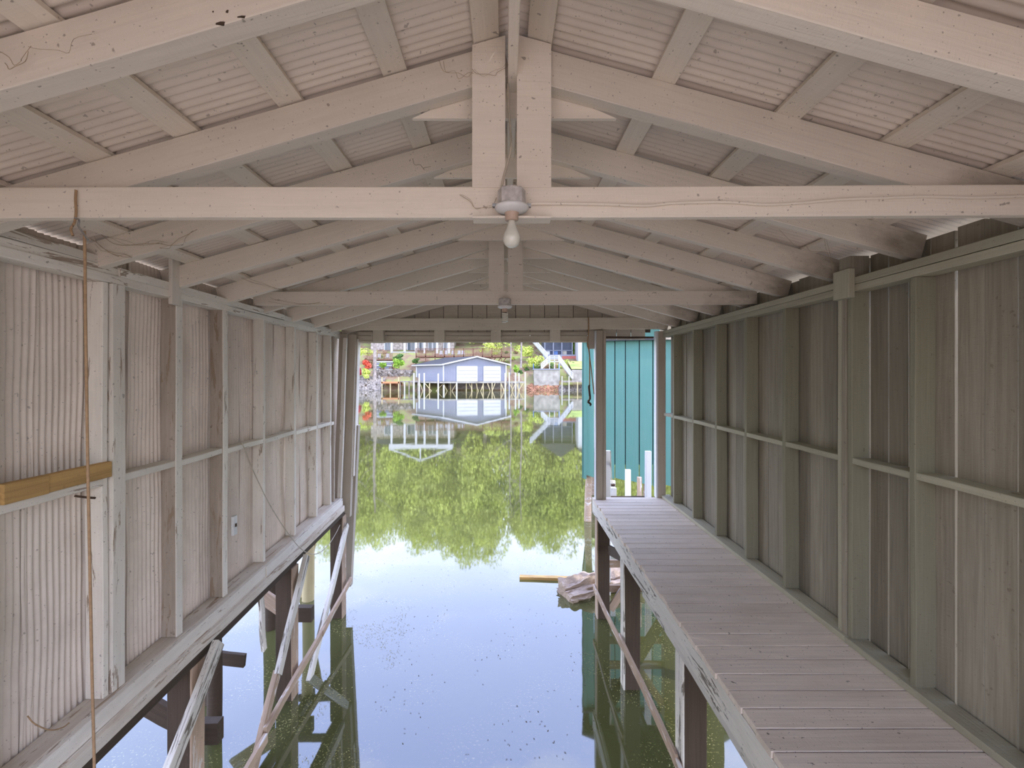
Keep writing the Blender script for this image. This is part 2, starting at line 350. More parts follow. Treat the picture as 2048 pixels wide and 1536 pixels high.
# battens across the rafters
batL = [-.085, -.456, -.866, -1.285, -1.67, -2.08]; batR = [.125, .656, 1.15, 1.577, 2.03]
for x in batL+batR:
    s = -1 if x < RX else 1; sl = SL if s < 0 else SR
    up = Vector((-sl if s > 0 else sl, 0, -1)); 
    for y0, y1 in ((-.8, 3.878), (3.882, 7.0)):
        xx = x+R.uniform(-.02, .02); z = H(rt(xx)+.0135)
        dx = Vector((1, 0, -sl*s)).normalized() if s > 0 else Vector((1, 0, sl)).normalized()
        board('batten', (xx, y0, z), (xx+R.uniform(-.012, .012), y1, z), .100+R.uniform(-.006, .008), .022, M['roofwood'], ceil, up=dx, warp=.0015, ch=.001)
# corrugated sheets
def corrugated(name, O, U, V, lu, lv, pitch, amp, nv, mat, parent, sag=0, knots=None, seed=0, per=6, warp=.0):
    """sheet: U across the corrugations, V along them, normal U x V"""
    O = Vector(O); U = Vector(U).normalized(); V = Vector(V).normalized(); Wn = U.cross(V)
    nu = int(lu/pitch*per); vs = []; fs = []
    for j in range(nv+1):
        v = j/nv*lv
        for i in range(nu+1):
            u = i/nu*lu
            h = amp*math.sin(2*math.pi*u/pitch)+warp*noise.noise(Vector((u*2.2+seed*3.1, v*1.1, seed)))
            if sag: h += sag*math.sin(math.pi*((v/.41) % 1))**2*(.5+.5*noise.noise(Vector((u*2, v*3, seed*2.))))
            du = warp*.7*noise.noise(Vector((u*2+seed*5.7, v*2.2, 4)))
            vs.append(O+U*(u+du)+V*v+Wn*h)
    for j in range(nv):
        for i in range(nu):
            a = j*(nu+1)+i; fs.append((a, a+1, a+nu+2, a+nu+1))
    return link(name, mesh(name, vs, fs, True), mat, parent)
k = 0
y = -.98
while y < 7.0:
    wd = min(.66, 7.08-y)
    for s in (-1, 1):
        XE = -2.42 if s < 0 else 2.42; sl = SL if s < 0 else SR
        O = (RX, y, H(RH+.034+.003*(k % 2))); V = (s, 0, -sl)
        corrugated('roof_sheet', O, (0, 1, 0), V, wd+.02, 2.42*math.sqrt(1+sl*sl), .0415, .0055, 26, M['sheet'], ceil, sag=0, seed=k, warp=.006)
        k += 1
    y += .655
# ---- left wall
def XL(Y): return -(2.18+.02*(Y-2.7))
def SH(Y): return -(1.75-.024*(Y-2.75))
wl = empty('wall_left', (-2.3, 3.6, H(-1.75)), 'left boathouse wall of white studs over vertical corrugated metal sheets', 'wall', kind='structure')
studsL = [-.45, .15, .75, 1.4, 2.05, 2.65, 3.25, 3.805, 4.476, 5.166, 5.80, 6.286]
for i, y in enumerate(studsL):
    x = XL(y); mt = M['wallbrown'] if i in (6, 7) else M['wallwhite']
    box('stud', x-.098, x-.001, y, y+.038, H(SH(y)), H(.505), mt, wl, warp=.004)
    if i in (6, 7):                                          # painted narrow edge strip in front of the brown stud
        box('edge_strip', x-.001, x+.008, y-.004, y+.06, H(SH(y)), H(.505), M['wallwhite'], wl, warp=.002)
x = XL(2.7)
box('sister_stud', x-.085, x+.012, 2.70, 2.79, H(SH(2.7)), H(.505), M['wallwhite'], wl, warp=.004)
box('sister_stud', XL(6.5)-.09, XL(6.5), 6.42, 6.46, H(SH(6.5)), H(.505), M['wallbrown'], wl, warp=.005)
# top plate, two layers, with a short third near layer
def plate(nm, y0, y1, z0, z1, dx0, dx1, mat):
    return board(nm, ((XL(y0)+(dx0+dx1)/2), y0, H((z0+z1)/2)), ((XL(y1)+(dx0+dx1)/2), y1, H((z0+z1)/2)), z1-z0, dx1-dx0, mat, wl, warp=.003)
plate('top_plate', -.8, 3.86, .505, .552, -.095, .006, M['wallwhite']); plate('top_plate', 3.862, 6.9, .505, .548, -.095, .004, M['wallwhite'])
plate('top_plate', -.8, 2.76, .553, .598, -.095, -.004, M['wallwhite']); plate('top_plate', 2.762, 4.90, .553, .603, -.095, .010, M['wallwhite'])
plate('top_plate', 4.902, 6.9, .549, .600, -.095, .002, M['wallwhite'])
plate('top_plate', -.8, 2.755, .599, .643, -.095, -.004, M['wallwhite'])
box('plate_block', XL(3.2)+.004, XL(3.2)+.03, 3.17, 3.26, H(.46), H(.76), M['wallwhite'], wl, warp=.001)
# girts between the studs
GL = [(.79, 1.40), (1.44, 2.05), (2.09, 2.65), (2.80, 3.25), (3.315, 3.80), (3.87, 4.47), (4.52, 5.16), (5.21, 5.79), (5.84, 6.28), (6.33, 6.42)]
for i, (y0, y1) in enumerate(GL):
    z = -.56-.008*(i-2 if i > 2 else 0)*.9
    board('girt', (XL(y0)-.046, y0, H(z-.02)), (XL(y1)-.046, y1, H(z-.02+R.uniform(-.008, .008))), .04, .094, M['wallwhite'], wl, warp=.003)
# sill: plate, face board, ledge board, brown rim under it
def sillb(nm, x0, x1, d0, d1, mat, y0=-.8, y1=6.62):
    board(nm, (XL(y0)+(x0+x1)/2, y0, H(SH(y0)+(d0+d1)/2)), (XL(y1)+(x0+x1)/2*.75, y1, H(SH(y1)+(d0+d1)/2)), abs(d0-d1), abs(x1-x0), mat, wl, warp=.004)
sillb('sill_plate', -.10, .022, -.04, 0, M['sill']); sillb('sill_board', .024, .065, -.098, -.008, M['wallwhite'], -.8, 4.4); sillb('sill_board', .024, .065, -.098, -.012, M['wallwhite'], 4.405)
sillb('ledge_board', .067, .098, -.178, -.105, M['sill']); sillb('ledge_board', .0, .066, -.15, -.10, M['sill'])
sillb('rim_joist', -.06, .072, -.24, -.18, M['bare'])
y = -.97; k = 0
while y < 6.8:
    wd = min(.66, 6.95-y)
    xx = XL(y)-.112-(.004 if k % 2 else 0)
    corrugated('wall_sheet', (xx, y, H(-1.80)), (-.02, 1, 0), (0, 0, 1), wd+.05, 2.50, .037, .0075, 30, M['sheet'], wl, seed=40+k, warp=.022)
    y += .655; k += 1
# corner posts at the open end
board('corner_post', (-2.115, 6.78, H(.56)), (-2.20, 6.78, H(-1.95)), .10, .11, M['frontgrey'], wl, up=(0, 1, 0), warp=.002)
board('corner_trim', (-2.052, 6.83, H(.50)), (-2.115, 6.83, H(-1.4)), .12, .02, M['wallwhite'], wl, up=(0, 1, 0), warp=.002)
board('corner_brace', (-2.17, 6.62, H(.50)), (-2.255, 6.62, H(-1.72)), .04, .05, M['wallwhite'], wl, up=(0, 1, 0), warp=.003)
board('corner_post', (-2.215, 6.70, H(.56)), (-2.29, 6.70, H(-1.72)), .10, .10, M['frontgrey'], wl, up=(0, 1, 0), warp=.002)
board('lower_post', (-2.125, 6.88, H(-.70)), (-2.235, 6.88, H(-2.95)), .10, .135, M['frontgrey'], wl, up=(0, 1, 0), warp=.002)
# ---- right wall
wr = empty('wall_right', (2.25, 3.6, H(-1.68)), 'right boathouse wall of grey-green studs over gapped vertical boards', 'wall', kind='structure')
studsR = [-.5, .1, .72, 1.33, 1.95, 2.57, 3.77, 4.38, 5.0, 5.62, 6.27]
for y in studsR: box('stud', 2.15, 2.258, y, y+.038, H(-1.64), H(.515), M['shadedstud'], wr, warp=.003)
box('post', 2.15, 2.258, 3.045, 3.085, H(-1.64), H(.515), M['shadedstud'], wr, warp=.002)
box('post', 2.142, 2.25, 3.088, 3.128, H(-1.64), H(.515), M['greyplank'], wr, warp=.003)
box('post', 2.147, 2.25, 3.131, 3.17, H(-1.64), H(.515), M['greywood'], wr, warp=.002)
for y0, y1 in ((-.8, 3.07), (3.075, 6.73)):
    for z0, z1 in ((.515, .557), (.559, .603)):
        dz = .02 if y0 < 1 else 0
        board('top_plate', (2.195, y0, H((z0+z1)/2+dz)), (2.195, y1, H((z0+z1)/2)), z1-z0, .10, M['greywood'], wr, warp=.002)
jb = box('joint_block', 2.105, 2.145, 3.01, 3.155, H(.478), H(.655), M['greywood'], wr, warp=0)
box('eave_block', 2.12, 2.24, 3.02, 3.12, H(.60), H(.735), M['greyplank'], wr, warp=.001)
GR = [(.76, 1.33), (1.37, 1.95), (1.99, 2.57), (2.61, 3.043), (3.175, 3.77), (3.81, 4.38), (4.42, 5.0), (5.04, 5.62), (5.66, 6.27), (6.31, 6.68)]
for y0, y1 in GR:
    board('girt', (2.203, y0, H(-.535)), (2.203, y1, H(-.535+R.uniform(-.006, .004))), .038, .105, M['greywood'], wr, warp=.002)
board('bottom_plate', (2.185, -.8, H(-1.66)), (2.185, 3.07, H(-1.66)), .038, .12, M['greywood'], wr, warp=.002)
board('bottom_plate', (2.185, 3.075, H(-1.66)), (2.185, 6.73, H(-1.66)), .038, .12, M['greywood'], wr, warp=.002)
y = -.776; k = -8
while y < 6.72:
    g = R.choice([.002, .003, .004, .004, .005, .006, .008])
    dx_ = R.uniform(-.004, .004)
    if k in (11, 13, 14, 16, 17): g = .010
    board('plank', (2.27+dx_, y+.0735, H(-1.95)), (2.27+dx_+R.uniform(-.002, .002), y+.0735+R.uniform(-.0015, .0015), H(.735+R.uniform(-.012, .006))), .147-g, .02, M['greyplank'], wr, up=(0, 1, 0), warp=.0008, ch=.001)
    y += .147; k += 1
box('corner_post', 2.085, 2.185, 6.70, 6.79, H(-1.68), H(.60), M['frontgrey'], wr, warp=.002)
box('corner_trim', 2.055, 2.083, 6.70, 6.80, H(-1.68), H(.60), M['whitepost'], wr, warp=.001)  # white strip: the lit face of the corner post put into colour
# ---- front gable over the opening
wf = empty('wall_front', (0, 6.9, H(.46)), 'front gable wall above the lake opening with vertical boards and blocked header', 'wall', kind='structure')
x = -2.30; 
while x < 2.3:
    w = .203
    x0, x1 = x+.004, x+w-.004
    zb = .448+.05*(x+2.1)/4.2
    if x > 1.33: zb = .50
    if x1 < 2.05 or x > 2.12:
        pts = [(x0, 6.90, H(zb+R.uniform(-.004, .004))), (x1, 6.90, H(zb)), (x1, 6.90, H(rt(x1)+.02))]
        if x0 < RX < x1: pts.append((RX, 6.90, H(RH+.02)))
        pts.append((x0, 6.90, H(rt(x0)+.02)))
        prism('gable_board', pts, (0, .02, 0), M['gable'], wf)
    x += w
prism('gable_light_stop', [(-2.28, 6.921, H(.60)), (2.04, 6.921, H(.60)), (2.04, 6.921, H(rt(2.04)+.0)), (RX, 6.921, H(RH)), (-2.28, 6.921, H(rt(-2.28)))], (0, .012, 0), M['bare'], wf)  # dark sheet added behind the boards to stop light leaking through the gaps
box('backing_board', -2.12, 1.31, 6.83, 6.86, H(.555), H(.600), M['gable'], wf, warp=.003)
box('backing_board', -2.12, 1.31, 6.83, 6.86, H(.475), H(.545), M['gable'], wf, warp=.003)
for xm in (-1.756, -.916, -.138, .675):
    box('header_block', xm-.07, xm+.07, 6.72, 6.828, H(.462), H(.62), M['gable'], wf, warp=0)
box('header_strip', -2.13, 1.17, 6.80, 6.828, H(.452), H(.476), M['gable'], wf, warp=.002)
box('header_strip', 1.19, 2.05, 6.80, 6.85, H(.51), H(.535), M['rust'], wf, warp=.002)
# unseen rear boards behind the camera, added to cut light from the rear
wb = empty('rear_light_screen', (0, -.92, H(-1.7)), 'unseen rear boards added around a wide gap to cut light from behind', 'wall', kind='structure')
x = -2.3
while x < 2.25:
    zb_ = H(-1.7) if (x < -1.5 or x > 1.3) else H(1.0)
    box('rear_screen_board', x+.002, x+.148, -.93, -.905, zb_, H(min(rt(x), rt(x+.15))), M['gable'], wb, warp=.001)
    x += .15
# front post by the deck
fp = empty('support_post', (1.27, 6.70, H(-1.68)), 'grey-brown square support post at the far corner of the wooden walkway', 'post')
box('shaft', 1.225, 1.31, 6.62, 6.73, H(-1.678), H(.60), M['frontgrey'], fp, warp=.002)
box('side_board', 1.312, 1.348, 6.60, 6.73, H(-1.678), H(.60), M['frontgrey'], fp, warp=.002)
box('edge_trim', 1.212, 1.223, 6.62, 6.73, H(-1.70), H(.60), M['whitepost'], fp, warp=.001)
box('head_board', 1.13, 1.35, 6.735, 6.765, H(.36), H(.615), M['frontgrey'], fp, warp=.001)

# ---- walkway
fl = empty('floor', (1.65, 3.6, H(-1.68)), 'narrow walkway of worn painted boards along the right wall, on posts over water', 'floor', kind='structure')
ys_ = 1.33; k = 0
while ys_ < 6.70:
    g = .010
    x0 = 1.188+R.uniform(-.012, .006)
    board('deck_board', (x0, ys_+.071, H(-1.697+R.uniform(-.0015, .0015))), (2.26, ys_+.071+R.uniform(-.002, .002), H(-1.697+R.uniform(-.0015, .0015))), .033, .142-g, M['deck'], fl, up=(0, 0, 1), warp=.0012, ch=.0015)
    ys_ += .1425; k += 1
deck_end = ys_
board('fascia_board', (1.205, 1.30, H(-1.80)), (1.205, 4.05, H(-1.80)), .17, .034, M['fascia'], fl, warp=.003)
board('fascia_board', (1.205, 4.054, H(-1.80)), (1.205, deck_end, H(-1.80)), .17, .034, M['fascia'], fl, warp=.003)
board('lower_fascia', (1.212, 1.30, H(-1.915)), (1.212, 4.3, H(-1.915)), .055, .03, M['fascia'], fl, warp=.004)
board('lower_fascia', (1.222, 4.3, H(-1.90)), (1.222, deck_end, H(-1.90)), .04, .03, M['fascia'], fl, warp=.003)
box('dark_joint_sheet', 1.23, 2.255, 1.34, deck_end-.03, H(-1.7225), H(-1.716), M['bare'], fl, warp=0)  # dark sheet added under the boards to keep light out of the joints
for x in (1.5, 1.85, 2.2): box('joist', x-.019, x+.019, 1.33, deck_end-.02, H(-1.90), H(-1.724), M['bare'], fl, warp=.001)
for y in (1.78, 3.38, 5.07, 6.55):
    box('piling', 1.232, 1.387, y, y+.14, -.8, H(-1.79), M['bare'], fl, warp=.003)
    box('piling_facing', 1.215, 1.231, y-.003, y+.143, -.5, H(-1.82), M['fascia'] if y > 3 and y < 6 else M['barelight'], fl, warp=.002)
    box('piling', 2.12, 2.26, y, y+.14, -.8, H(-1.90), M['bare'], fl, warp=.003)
board('cross_brace', (1.39, 6.62, H(-2.05)), (2.10, 6.62, H(-3.2)), .14, .038, M['bare'], fl, up=(1, 0, 0))
board('cross_brace', (2.1, 6.58, H(-2.1)), (1.40, 6.58, H(-3.15)), .10, .038, M['barelight'], fl, up=(1, 0, 0))
box('cross_beam', 1.39, 2.12, 6.66, 6.70, H(-2.62), H(-2.52), M['barelight'], fl); box('cross_beam', 1.39, 2.12, 6.66, 6.70, H(-2.95), H(-2.86), M['barelight'], fl)
board('knee_brace', (1.37, 6.50, H(-2.32)), (1.37, 5.22, H(-2.0)), .12, .038, M['bare'], fl)
board('water_rail', (1.195, 6.68, H(-2.89)), (1.195, 5.02, H(-2.79)), .075, .022, M['barelight'], fl, warp=.006)
board('water_rail', (1.190, 5.14, H(-2.75)), (1.190, 3.42, H(-2.69)), .085, .024, M['barelight'], fl, warp=.008)
board('water_rail', (1.195, 3.5, H(-2.71)), (1.195, 1.8, H(-2.75)), .085, .024, M['barelight'], fl, warp=.008)

# ---- under the left wall
ul = empty('left_pilings', (-2.2, 4.5, 0), 'brown timber pilings and slanting braces carrying the left wall over water', 'pilings', kind='structure')
for y, x, mt in ((1.75, -2.14, 'bare'), (3.30, -2.13, 'bare'), (4.90, -2.15, 'bare'), (6.56, -2.20, 'bare')):
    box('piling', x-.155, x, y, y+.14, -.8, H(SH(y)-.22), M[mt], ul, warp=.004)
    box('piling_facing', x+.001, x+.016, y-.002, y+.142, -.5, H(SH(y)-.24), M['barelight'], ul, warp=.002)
def brc(nm, p0, p1, w, t, mt, up=(0, 0, 1)): return board(nm, p0, p1, w, t, M[mt], ul, up=up, warp=.006)
X1 = -2.11
brc('diagonal_brace', (-2.165, 6.66, H(-2.03)), (-2.11, 5.22, H(-3.32)), .085, .045, 'fascia', (0, 1, 0))
brc('diagonal_brace', (-2.095, 5.15, H(-1.90)), (-2.07, 4.45, H(-2.72)), .085, .045, 'fascia', (0, 1, 0))
brc('diagonal_brace', (-2.085, 4.47, H(-2.70)), (-2.06, 3.9, H(-3.35)), .085, .045, 'barelight', (0, 1, 0))
brc('diagonal_brace', (-2.065, 3.52, H(-1.92)), (-2.02, 2.2, H(-3.15)), .10, .045, 'fascia', (0, 1, 0))
brc('water_rail', (-2.125, 6.72, H(-2.80)), (-2.085, 5.55, H(-2.93)), .07, .03, 'barelight')
brc('water_rail', (-2.10, 5.72, H(-2.92)), (-2.04, 4.15, H(-3.02)), .075, .035, 'barelight')
brc('water_rail', (-2.02, 4.12, H(-3.05)), (-2.0, 3.0, H(-3.12)), .08, .035, 'barelight')
brc('hanger_board', PX(520, 1180, -2.2), PX(528, 1300, -2.2), .06, .03, 'fascia', (0, 1, 0))
brc('cross_beam', (-2.95, 3.62, H(-2.28)), (-2.30, 3.62, H(-2.62)), .15, .045, 'bare'); box('cross_block', -2.36, -2.12, 3.60, 3.68, H(-2.72), H(-2.56), M['bare'], ul)
brc('cross_beam', (-3.0, 5.4, H(-2.22)), (-2.36, 5.4, H(-2.66)), .15, .045, 'barelight'); box('cross_block', -2.38, -2.14, 5.38, 5.47, H(-2.72), H(-2.56), M['bare'], ul)
brc('cross_beam', (-2.95, 4.6, H(-2.62)), (-2.45, 4.6, H(-2.68)), .12, .04, 'bare')
brc('diagonal_brace', (-2.75, 7.2, H(-2.0)), (-3.0, 7.2, H(-3.3)), .09, .04, 'yellowpine', (1, 0, 0))
for x, y, w, mt in ((-2.62, 4.38, .12, 'bare'), (-2.95, 4.9, .15, 'bare'), (-2.88, 7.1, .16, 'yellowpine'), (-2.75, 3.05, .17, 'bare'), (-3.05, 6.3, .15, 'bare'), (-3.0, 2.3, .15, 'bare')):
    tube('outer_piling', [(x, y, -.6), (x+.02, y, .6), (x, y, H(-1.85))], (w*.55, w*.48), M[mt], ul, sides=9)
brc('outer_beam', (-2.85, 1.5, H(-1.88)), (-2.85, 7.2, H(-1.86)), .12, .09, 'bare')
for y in (2.3, 3.1, 4.4, 4.95, 6.3, 7.1): brc('outrigger', (-3.0, y, H(-1.84)), (-2.25, y, H(-1.86)), .09, .04, 'bare')

# ================================================================ NEAR THINGS
# lamp on the nearest tie beam
def fixture(x, y, zb, label, kind):
    o = empty('bulb_lamp', (x, y, zb), label, 'lamp')
    bx = lathe('junction_box', [(.052, .005), (.054, .012), (.054, .062), (.050, .068)], (x, y, zb), M['boxmetal'], o, sides=8, smooth=False)
    if kind == 0:
        box('ear', x-.074, x-.054, y-.01, y+.01, zb+.0, zb+.012, M['steel'], o, 0, .001); box('ear', x+.054, x+.074, y-.01, y+.01, zb+.0, zb+.012, M['steel'], o, 0, .001)
    lathe('porcelain_base', [(.030, -.022), (.058, -.014), (.066, -.004), (.064, .004), (.05, .005)], (x, y, zb), M['porcelain'], o)
    lathe('socket', [(.020, -.052), (.025, -.050), (.025, -.032), (.028, -.024), (.028, -.005), (.026, 0)], (x, y, zb), M['socket'], o)
    return o
o = fixture(.022, 1.885, H(.645), 'frosted light bulb in a socket under the nearest tie beam', 0)
bz = H(.593)
lathe('light_bulb', [(.013, .004), (.014, -.010), (.017, -.022), (.026, -.042), (.0325, -.058), (.034, -.068), (.0325, -.080), (.026, -.093), (.015, -.1015), (.004, -.104)], (.022, 1.885, bz), M['bulb'], o)
board('mounting_board', (-.13, 1.93, H(.612)), (.175, 1.93, H(.612)), .01, .075, M['roofwood'], o, warp=0)
o = fixture(-.01, 4.32, H(.605), 'small spiral bulb lamp under the second tie beam', 1)
pts = []
for i in range(60):
    a = i*.62; pts.append((-.01+.022*math.cos(a), 4.32+.022*math.sin(a), H(.548-.085*i/60)))
tube('spiral_bulb', pts, .0075, M['bulb'], o, sides=7, k=2)
# cords
def thing_tube(name, pts, r, mat, label, cat, k=6):
    o = tube(name, pts, r, mat, None, 8, k); return props(o, label, cat)
thing_tube('power_cord', [PW(x, y, 1.99 if i < 3 else 1.935) for i, (x, y) in enumerate([(1016, 168), (1016, 205), (1020, 250), (1022, 295), (1014, 330), (1006, 360), (1001, 390), (1003, 402)])], .0045, M['cord'], 'thin cord hanging between the two near king posts down to the bulb', 'cord')
thing_tube('tie_cable', [PW(x, y, 1.932) for x, y in [(1052, 408), (1100, 407), (1200, 408), (1290, 411), (1350, 406), (1450, 404), (1530, 409), (1600, 406), (1680, 399), (1760, 396), (1850, 393), (1950, 395), (2047, 392), (2100, 390)]], .0055, M['roofwood'], 'painted cable stapled along the right half of the nearest tie beam', 'cable')
thing_tube('loose_wire', [PX(482, 882, -2.17), PX(490, 900, -2.16), PX(508, 945, -2.14), PX(540, 1010, -2.10), PX(575, 1065, -2.08), PX(605, 1100, -2.07), PX(632, 1108, -2.08), PX(655, 1092, -2.12), PX(671, 1068, -2.15), PX(680, 1050, -2.17)], .004, M['cord'], 'loose wire sagging from the left wall down past the sill', 'wire')
# hanging rope with hook
ro = empty('hanging_rope', PW(152, 383, 1.93), 'brown rope hanging from a hook at the left end of the nearest tie beam', 'rope')
tube('rope', [PW(x, y, 1.91) for x, y in [(169, 462), (170, 520), (171, 640), (173, 760), (175, 900), (178, 1050), (181, 1200), (184, 1350), (188, 1500), (189, 1600)]], .0052, M['rope'], ro)
tube('loop', [PW(152, 380, 1.926), PW(151, 400, 1.925), PW(152, 425, 1.924), PW(149, 445, 1.915), PW(142, 458, 1.905), (PW(146, 472, 1.905))], .0045, M['rope'], ro)
tube('hook', [PW(150, 436, 1.92), PW(158, 440, 1.90), PW(157, 452, 1.895), PW(165, 464, 1.89), PW(176, 480, 1.885)], .0038, M['steel'], ro)
# pair of ropes at the far right opening
r2 = empty('hook_rope', PW(1177, 634, 6.66), 'thin rope with an iron hook hanging beside the far support post', 'rope')
tube('rope', [PW(1177, 634, 6.66), PW(1177, 665, 6.64), PW(1175, 690, 6.6), PW(1179, 710, 6.6), PW(1179, 800, 6.6)], .0085, M['rope'], r2)
tube('rope', [PW(1176, 688, 6.6), PW(1182, 735, 6.58), PW(1188, 788, 6.56)], .007, M['rope'], r2)
tube('hook', [PW(1179, 770, 6.6), PW(1178, 775, 6.6), PW(1180, 797, 6.6), PW(1176, 803, 6.6), PW(1181, 808, 6.6), PW(1180, 812, 6.6)], .014, M['rust'], r2)
# fresh pine offcut on the girt
o = empty('pine_offcut', (XL(2.4), 2.38, H(-.56)), 'short piece of fresh pine lying on the left wall girt at the frame edge', 'lumber')
board('offcut', (XL(2.1)+.0, 2.10, H(-.514)), (XL(2.1)+.0, 2.305, H(-.514)), .088, .038, M['newpine'], o, warp=.001); board('offcut_end', (XL(2.3)-.002, 2.307, H(-.514)), (XL(2.3)-.002, 2.68, H(-.514)), .084, .036, M['newpine'], o, warp=.002)
props(tube('dry_twig', [PX(55, 1432, -2.19), PX(70, 1448, -2.17), PX(100, 1460, -2.165), PX(125, 1455, -2.165), PX(138, 1446, -2.17)], .003, M['rope'], None), 'thin dry twig lying on the left sill near the frame bottom', 'twig')
# outlet on a stud
o = empty('outlet_box', (XL(3.87)+.01, 3.87, H(-1.25)), 'white electrical outlet box on a left wall stud above the sill', 'outlet')
xo = -2.19
box('cover', xo, xo+.022, 3.90, 3.955, H(-1.28), H(-1.13), M['plastic'], o, 0, .003); box('switch', xo+.022, xo+.03, 3.92, 3.935, H(-1.215), H(-1.19), M['rust'], o, 0, .001)
# bent nail spike below the pine piece
props(tube('iron_spike', [PX(150, 992, -2.20), PX(175, 995, -2.14), PX(190, 996, -2.10)], .006, M['rust'], None), 'rusty spike sticking out under the near left girt', 'spike')
# cobwebs (dusty strands)
cw = empty('cobwebs', (0, 3, H(.9)), 'dusty brown cobweb strands clinging to rafters and plates', 'cobweb', kind='stuff')
def strand(p0, p1, n, r=.0012, sag=.03):
    p0 = Vector(p0); p1 = Vector(p1); ps = []
    for i in range(n+1):
        t = i/n; ps.append(p0.lerp(p1, t)+Vector((R.uniform(-1, 1), 0, R.uniform(-1, 1)))*.014-Vector((0, 0, sag*math.sin(math.pi*t))))
    return ps
for (x0, y0, x1, y1, Y, k) in ((185, 478, 260, 512, 2.6, 3), (205, 470, 330, 482, 2.6, 3), (320, 490, 390, 462, 2.6, 2), (880, 120, 945, 145, 1.93, 2), (945, 142, 1015, 130, 1.925, 2), (1650, 462, 1665, 545, 3.0, 2), (920, 392, 1000, 402, 1.925, 2), (60, 110, 180, 60, 1.34, 1), (0, 118, 60, 100, 1.34, 2), (600, 368, 650, 380, 2.6, 1), (480, 550, 600, 580, 3.8, 3), (540, 595, 640, 605, 4.33, 3), (820, 310, 860, 335, 2.6, 1), (1560, 470, 1640, 500, 2.6, 1), (10, 1330, 60, 1230, 2.2, 0)):
    for j in range(k): tube('cobweb_strand', strand(PW(x0, y0, Y)+Vector((0, 0, R.uniform(-.02, .02))), PW(x1, y1, Y), 5), R.uniform(.0005, .0013), M['web'], cw, sides=4, k=3)

# ---- floating log and board
def noisy_log(name, p0, p1, r0, r1, mat, parent, seg=24, sides=18, amp=.22):
    p0 = Vector(p0); p1 = Vector(p1); d = (p1-p0); x = d.normalized(); a = x.cross(Vector((0, 0, 1))).normalized(); b_ = a.cross(x); vs = []; fs = []
    for i in range(seg+1):
        t = i/seg; c = p0+d*t; rr = r0+(r1-r0)*t
        for s in range(sides):
            an = 2*math.pi*s/sides; k = 1+amp*noise.noise(Vector((t*3, math.cos(an)*1.6, math.sin(an)*1.6)))+amp*.9*noise.noise(Vector((t*2.5, math.cos(an)*7, math.sin(an)*7)))+amp*.35*noise.noise(Vector((t*14, an*5, 3)))
            vs.append(c+(a*math.cos(an)+b_*math.sin(an)*.8)*rr*k+x*(.05*noise.noise(Vector((an*3, t, 9))) if i in (0, seg) else 0))
    for i in range(seg):
        for s in range(sides): fs.append((i*sides+s, i*sides+(s+1) % sides, (i+1)*sides+(s+1) % sides, (i+1)*sides+s))
    fs.append(tuple(reversed(range(sides)))); fs.append(tuple(range(seg*sides, (seg+1)*sides)))
    return link(name, mesh(name, vs, fs, False), mat, parent)
lg = noisy_log('driftwood_log', (.84, 7.22, .02), (2.0, 7.75, .05), .19, .27, M['drift'], None, seg=60, sides=48, amp=.6); props(lg, 'weathered driftwood log floating beside the far walkway piling', 'log')
props(board('floating_board', (.22, 7.86, .015), (1.0, 7.80, .015), .05, .10, M['newpine'], None, warp=.002), 'narrow board floating on the water left of the driftwood log', 'board')
# ---- floating debris
mb = MB()
def fleck(x, y, s, an=None):
    an = R.uniform(0, 3.14) if an is None else an; l = s*R.uniform(.6, 2.2); w = s*R.uniform(.3, .7); c, sn = math.cos(an), math.sin(an); n = len(mb.v); z = .003
    for a, b_, zz in ((-l, 0, z), (0, -w, z+.001), (l, 0, z), (0, w, z+.002)): mb.v.append((x+a*c-b_*sn, y+a*sn+b_*c, zz))
    mb.f.append((n, n+1, n+2, n+3))
for i in range(5200):
    side = R.random()
    if side < .5: x = -2.25+1.0*R.random(); y = R.uniform(3.6, 6.9)
    else: x = R.uniform(1.08, 2.2); y = R.uniform(2.6, 6.8)
    if noise.noise(Vector((x*1.7, y*1.7, 2)))+.35*noise.noise(Vector((x*6, y*6, 5))) < .02: continue
    fleck(x, y, .0055)
mb2 = mb; mb2.build('floating_algae_flecks', plain('yellow_algae_flecks', (.42, .38, .16), .9, scale=30, var=.4)); props(bpy.data.objects['floating_algae_flecks'], 'yellow algae flecks scattered on dark water under both walls', 'algae', kind='stuff')
mb = MB()
for i in range(1100):
    y = 3.8+R.random()**1.6*14; x = R.uniform(-1.3, 1.3) if y < 7 else R.uniform(-3, 2.2)
    if y < 7.5 and noise.noise(Vector((x*1.2, y*.9, 7))) < -.05: continue
    fleck(x, y, .007)
mb.build('floating_debris', plain('dark_leaf_bits', (.13, .10, .06), .9, scale=30)); props(bpy.data.objects['floating_debris'], 'tiny leaf bits floating on the open water of the slip', 'debris', kind='stuff')

